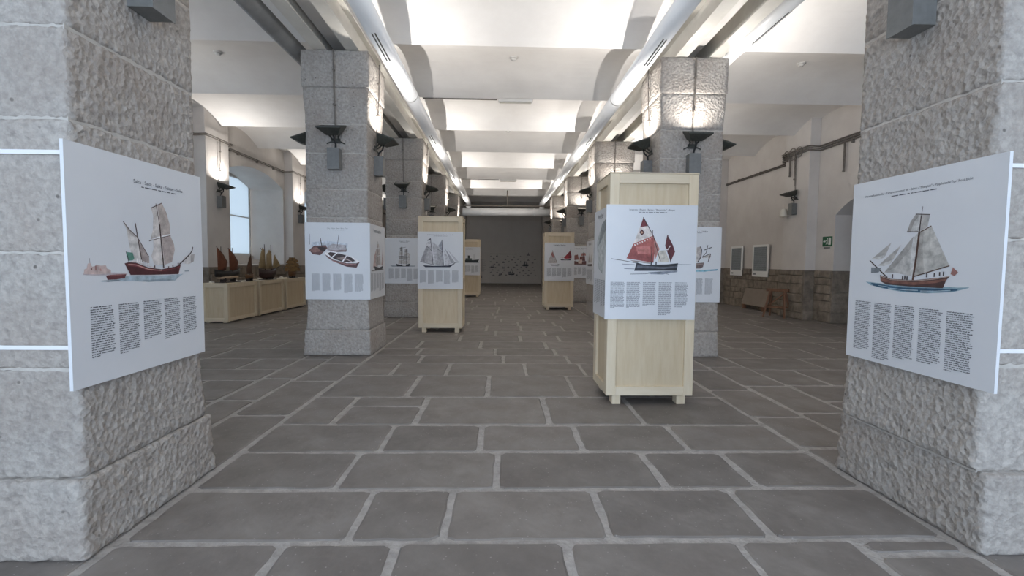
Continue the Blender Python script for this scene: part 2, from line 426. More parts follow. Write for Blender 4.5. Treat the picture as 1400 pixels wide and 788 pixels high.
# ---------------------------------------------------------------- granite pillars, one block per course
def rough_block(wx, wy, h, res, amp, seed, flare=0.0, foot=0.0):
    """hammered block centred on the origin, base at z=0; flare widens the top (cove)"""
    E = .011; gj = .003
    def spaced(l, n): return [0, E]+[E+(l-2*E)*i/n for i in range(1, n)]+[l-E]
    nx, ny, nz = (max(2, round(q/res)) for q in (wx, wy, h))
    sx, sy = spaced(wx, nx), spaced(wy, ny)
    ring = [(-wx/2+t, -wy/2) for t in sx]+[(wx/2, -wy/2+t) for t in sy]+[(wx/2-t, wy/2) for t in sx]+[(-wx/2, wy/2-t) for t in sy]
    zs = [gj+t for t in spaced(h-2*gj, nz)]+[h-gj]; nz = len(zs)-1
    n = len(ring); vs_ = []; so = Vector((seed*13.7, seed*7.3, seed*3.1))
    for k, z in enumerate(zs):
        pull = .007 if k in (0, nz) else 0
        fl = (flare*(math.sin(z/h*math.pi/2)**1.6) if flare else 0)+(foot*(1-z/h)**1.6 if foot else 0)
        for (x, y) in ring:
            dx = (1 if x > 0 else -1) if abs(abs(x)-wx/2) < 1e-6 else 0
            dy = (1 if y > 0 else -1) if abs(abs(y)-wy/2) < 1e-6 else 0
            p = Vector((x, y, z))
            nv = noise.fractal(p*5+so, 1.0, 2.0, 2)*.35+noise.fractal(Vector((p.x, p.y, p.z*1.5+.6*(p.x+p.y)))*26+so, .7, 2.1, 2)*.65
            d = amp*nv-pull+fl-(.006 if dx and dy else 0)
            vs_.append((x+dx*d, y+dy*d, z))
    fs = []
    for k in range(nz):
        for i in range(n):
            j = (i+1) % n; fs.append((k*n+i, k*n+j, (k+1)*n+j, (k+1)*n+i))
    fs.append(list(range(n))[::-1]); fs.append(list(range(nz*n, nz*n+n)))
    me = bpy.data.meshes.new('stone_block'); me.from_pydata(vs_, [], fs); me.materials.append(M_granite)
    me.polygons.foreach_set('use_smooth', [True]*len(fs)); me.update(); return me
CRS = [0, .35, .82, 1.32, 1.88, 2.26, 2.74, 3.12, 3.60, 4.08]
CRS_R1 = [0, .37, .85, 1.42, 2.11, 2.62, 3.12, 3.60, 4.08]
LAB = {(0, 0): 'grey granite pillar carrying the board of a red-hulled two-masted ship', (1, 0): 'grey granite pillar carrying the board of a brown-hulled sloop on dark blue water',
 (0, 1): 'grey granite pillar with the rowing boat board on its front', (1, 1): 'grey granite pillar standing behind the tall crate with the red-sailed boat',
 (0, 2): 'grey granite pillar with the square-rigged ship board, beside the schooner crate', (1, 2): 'grey granite pillar third along the row behind the red-sailed boat crate',
 (0, 3): 'grey granite pillar fourth along the row beyond the schooner crate', (1, 3): 'grey granite pillar with the brown caravel board, beside a tall crate',
 (0, 4): 'grey granite pillar fifth along the row, by the steamship crate', (1, 4): 'grey granite pillar fifth along the row opposite the steamship crate',
 (0, 5): 'grey granite pillar next to the end wall, on the steamship crate side', (1, 5): 'grey granite pillar next to the end wall, across from the steamship crate'}
cache = {}; PILLAR = {}
for si, cx in ((0, CXL), (1, CXR)):
    for i, py in enumerate(PY):
        pil = thing('granite_pillar', LAB[(si, i)], 'pillar', (cx, py+.465, 0), 0, 'granite pillars in two rows')
        PILLAR[(si, i)] = pil
        crs = CRS_R1 if (si, i) == (1, 0) else CRS
        near = i == 0
        for c in range(len(crs)-1):
            h = crs[c+1]-crs[c]; nlast = len(crs)-1
            wx, wy, fl = .82, .81, 0
            foot = 0
            if c == 0: wx, wy, foot = .885+.03*si, .905, .012
            if c == 1: foot = .022
            if si: wx = .86
            if c == nlast-1: wx, wy = .89+.03*si, .88
            if c == nlast-2: wx, wy, fl = (.86 if si else .82), .81, .022
            res = .021 if near and crs[c] < 2.7 else (.05 if i == 1 else .11)
            seed = si*20+c if near else c+(40 if i == 1 else 60)+si*31
            key = (round(wx, 3), round(h, 3), seed, res)
            if key not in cache: cache[key] = rough_block(wx, wy, h, res, .010 if c else .014, seed, fl, foot)
            b = link('stone_block', cache[key], pil, (0, 0, crs[c]))
        MB().box(-.395, .395, -.39, .39, .01, 4.07).build('mortar_core', M_pmortar, pil)
        for c in range(1, len(crs)-1):
            k = .004 if c not in (1, len(crs)-2) else .012
            MB().box(-.401-.02*si-k, .401+.02*si+k, -.396-k, .396+k, crs[c]-.012, crs[c]+.012).build('mortar_joint', M_pmortar, pil)
# ---------------------------------------------------------------- steel beams, ducts
def i_beam(mb, cx, z0, h, w, y0, y1):
    t = .022
    mb.box(cx-w/2, cx+w/2, y0, y1, z0, z0+t); mb.box(cx-w/2, cx+w/2, y0, y1, z0+h-t, z0+h); mb.box(cx-.012, cx+.012, y0, y1, z0+t, z0+h-t)
for row, xs in (('schooner crate row', (-2.41, -1.98)), ('red-sailed boat crate row', (2.42, 2.89))):
    for k, x in enumerate(xs):
        mb = MB(); i_beam(mb, x, 4.085, .33, .17, YB+.02, YE-.02)
        side = 'nave' if (k == 1) == (x < 0) else 'aisle'
        o = mb.build('steel_beam', M_beam); tag(o, 'white painted steel beam on the %s pillars, %s side' % (row.replace(' row', ''), side), 'beam', 'steel beams on the pillars')
for k, cx in enumerate((CXL, CXR)):
    struct(MB().box(cx-.14, cx+.14, YB+.02, YE-.02, 4.25, 4.95).build('wall_infill_%s' % ('left', 'right')[k], M_plaster))
def duct(x, z, r, y0, y1, label, m=M_duct, slots=(), ang=0, drop=None):
    t = thing('air_duct', label, 'duct', (x, y0, z), 0, 'round air ducts along the pillars')
    L = y1-y0
    pts = [(0, 0, 0), (0, L-r*2.2, 0)] if drop else [(0, 0, 0), (0, L, 0)]
    if drop:
        for a in (15, 30, 45, 60, 75, 90):
            pts.append((0, L-r*2.2+r*2*math.sin(R(a)), -r*2*(1-math.cos(R(a)))))
        pts.append((0, L-r*.2, -drop))
    MB().tube(pts, r, 24).build('tube', m, t, True)
    yy = 2.6
    while yy < L-1:
        MB().tube([(0, yy-.03, 0), (0, yy+.03, 0)], r+.006, 24).build('joint_ring', m, t, True); yy += 4.45
    for ys_ in slots:
        for da in (-9, 9):
            a = R(ang+da); c, s = math.sin(a), -math.cos(a)
            tx, tz = math.cos(a), math.sin(a)
            ro = r+.002; w_ = .008
            p = [(c*ro+tx*w_*q, ys_-y0+yy_, s*ro+tz*w_*q) for yy_ in (0, .75) for q in (-1, 1)]
            p2 = [(a_*.97, b_, c_*.97) for a_, b_, c_ in p]
            MB().add(p+p2, [(0, 1, 3, 2), (4, 6, 7, 5), (0, 4, 5, 1), (2, 3, 7, 6), (0, 2, 6, 4), (1, 5, 7, 3)]).build('air_slot', M_slot, t)
    return t
SL = [PY[1]-.75+4.40*i for i in range(-1, 4)]
duct(-1.51, 4.05, .115, YB+.03, 22.2, 'white round air duct beside the pillars of the rowing boat board', slots=SL, ang=8, drop=.23)
duct(1.94, 4.05, .115, YB+.03, 22.2, 'white round air duct beside the pillars behind the red-sailed boat crate', slots=SL, ang=-8, drop=.23)
duct(3.16, 4.24, .135, YB+.03, 22.2, 'white round air duct on the door aisle side of the pillars', slots=[1.2, 5.3], ang=25)
duct(-2.80, 4.15, .11, YB+.03, 22.2, 'dull grey air duct on the window aisle side of the pillars', m=M_galv)
t = thing('cross_duct', 'grey-white round duct crossing the nave above the far white wall', 'duct', (.33, 22.1, 3.64))
MB().tube([(-2.1, 0, 0), (2.1, 0, 0)], .18, 24).build('tube', M_duct, t, True)
for x in (-1.25, 0, 1.25): MB().tube([(x-.03, 0, 0), (x+.03, 0, 0)], .187, 24).build('joint_ring', M_duct, t, True)
tag(MB().tube([(-1.7, 21.8, 3.89), (2.4, 21.8, 3.89)], .03, 8).build('sprinkler_pipe', M_conduit, None, True), 'thin dark pipe running just above the cross duct', 'pipe')
tag(MB().tube([(.3, 21.8, 3.925), (.3, 21.8, 4.6)], .022, 8).build('pipe_hanger', M_conduit, None, True), 'short dark rod holding the thin pipe above the cross duct', 'rod')

# ---------------------------------------------------------------- uplighter flood lamps
def lamp_meshes():
    d = {}
    # local: wall plane y=0, lamp points up and out along -y; origin at z of lamp pivot
    T = Matrix.Translation((0, -.06, .0)) @ Matrix.Rotation(R(18), 4, 'X')
    def tr(p): return tuple(T @ Vector(p))
    top = [(-.16, -.25, .03), (.16, -.25, .03), (.16, 0, .03), (-.16, 0, .03)]
    rim = [(-.16, -.25, .012), (.16, -.25, .012), (.16, 0, .012), (-.16, 0, .012)]
    bot = [(-.075, -.12, -.09), (.075, -.12, -.09), (.085, -.01, -.09), (-.085, -.01, -.09)]
    ins = [(-.145, -.235, .03), (.145, -.235, .03), (.145, -.015, .03), (-.145, -.015, .03)]
    ins2 = [(-.145, -.235, .022), (.145, -.235, .022), (.145, -.015, .022), (-.145, -.015, .022)]
    mb = MB(); V = [tr(p) for p in bot+rim+top+ins+ins2]
    fs = [(0, 1, 2, 3)]
    for a, b in ((0, 4), (4, 8), (8, 12), (12, 16)):
        fs += [(a+i, a+(i+1) % 4, b+(i+1) % 4, b+i) for i in range(4)]
    mb.add(V, fs); d['housing'] = mb.mesh('housing', M_dark)
    mb = MB(); mb.add([tr(p) for p in ins2]+[tr((x, y, z-.004)) for x, y, z in ins2], [(0, 1, 2, 3), (7, 6, 5, 4), (0, 4, 5, 1), (1, 5, 6, 2), (2, 6, 7, 3), (3, 7, 4, 0)]); d['lens'] = mb.mesh('lens', M_glass)
    mb = MB()
    for s in (-1, 1):
        mb.tube([(s*.04, 0, -.16), (s*.05, -.06, -.12), (s*.11, -.10, -.05)], .011, 6)
        mb.tube([(s*.04, 0, -.16), (s*.12, -.015, -.20)], .009, 6)
    mb.box(-.06, .06, -.012, 0, -.19, -.13); d['bracket'] = mb.mesh('bracket', M_dark)
    mb = MB(); mb.tube([(0, -.12, -.09), (.015, -.10, -.17), (.012, -.05, -.22), (.0, -.035, -.30), (.02, -.04, -.42)], .013, 6); d['cable'] = mb.mesh('cable', M_cable, True)
    mb = MB(); mb.box(-.075, .075, -.12, 0, -.55, -.28); d['control_box'] = mb.mesh('control_box', M_box)
    mb = MB(); mb.box(-.079, .079, -.125, -.12, -.555, -.275); d['box_lid'] = mb.mesh('box_lid', M_box)
    mb = MB(); mb.tube([(0, -.016, -.13), (0, -.02, .06), (0, -.056, .52), (0, -.066, 1.01)], .010, 6)
    for z in (.30, .75): mb.tube([(0, -.02 if z < .5 else -.04, z), (0, -.075, z)], .016, 8)
    d['conduit'] = mb.mesh('conduit', M_conduit)
    return d
LM = lamp_meshes()
def lamp(host, loc, rotz, label, lit=False, light_name='flood_lamp_light', parts=('housing', 'lens', 'bracket', 'cable', 'control_box', 'box_lid', 'conduit'), power=None):
    t = thing('flood_lamp', label, 'lamp', loc, rotz, 'uplighter flood lamps')
    for p in parts:
        if p == 'box_lid': continue
        if p == 'conduit':
            link('conduit', LM[p], host, Vector(loc)-host.location, (0, 0, rotz)); continue
        o = link(p, LM[p], t)
        if p == 'control_box': link('box_lid', LM['box_lid'], o)
    if lit:
        M = Matrix.Translation(loc) @ Matrix.Rotation(rotz, 4, 'Z') @ Matrix.Translation((0, -.06, 0)) @ Matrix.Rotation(R(18), 4, 'X')
        p = M @ Vector((0, -.125, .036))
        l = bpy.data.lights.new(light_name, 'AREA'); l.shape = 'RECTANGLE'; l.size = .12; l.size_y = .04; l.energy = power or LAMP_W; l.color = LAMP; l.spread = R(165)
        o = bpy.data.objects.new(light_name, l); COL.objects.link(o)
        o.matrix_world = M @ Matrix.Translation((0, -.125, .036)) @ Matrix.Rotation(R(180), 4, 'X')
        o.parent = t; o.matrix_parent_inverse = (Matrix.Translation(loc) @ Matrix.Rotation(rotz, 4, 'Z')).inverted()
    return t
WHO = ['first', 'second', 'third', 'fourth', 'fifth', 'last']
for si, cx, sn in ((0, CXL, 'window-side'), (1, CXR, 'door-side')):
    for i, py in enumerate(PY[:5]):
        yc = py+.465; sh = (.43 if si else .41)+.004
        inner_x, outer_x = (cx+sh, cx-sh) if si == 0 else (cx-sh, cx+sh)
        ri, ro = (R(90), R(-90)) if si == 0 else (R(-90), R(90))
        nm = WHO[i]+' '+sn+' pillar'; row = ('left', 'right')[si]
        # the lamps of the first pillars hang above the picture (their boxes show at its top edge)
        lamp(PILLAR[(si, i)], (inner_x, yc, 3.06), ri, 'lit flood lamp on the nave face of the '+nm, True, 'flood_lamp_light' if i else 'flood_lamp_nave_%s_offscreen' % row)
        # aisle faces: lit along the door-side aisle, unlit along the window aisle
        lamp(PILLAR[(si, i)], (outer_x, yc, 3.06), ro, 'flood lamp on the aisle face of the '+nm, si == 1, 'flood_lamp_light' if i else 'flood_lamp_aisle_%s_offscreen' % row)
        if i > 0:
            lamp(PILLAR[(si, i)], (cx, py+.056, 3.06), 0, ('lit' if si == 1 else 'unlit')+' flood lamp on the front face of the '+nm, si == 1, power=LAMP_W*.45)
for i, py in enumerate(PY):
    lamp(PIL[('left', i)], (PL, py+.47, 3.06), R(90), ('lit ' if i > 0 else '')+'flood lamp on the %s pilaster of the window wall' % WHO[i], i > 0, power=PIL_W)
    if i in (1, 2, 3):
        lamp(PIL[('right', i)], (PRT, py+.47, 3.06), R(-90), 'unlit flood lamp on the %s pilaster of the door wall' % WHO[i])

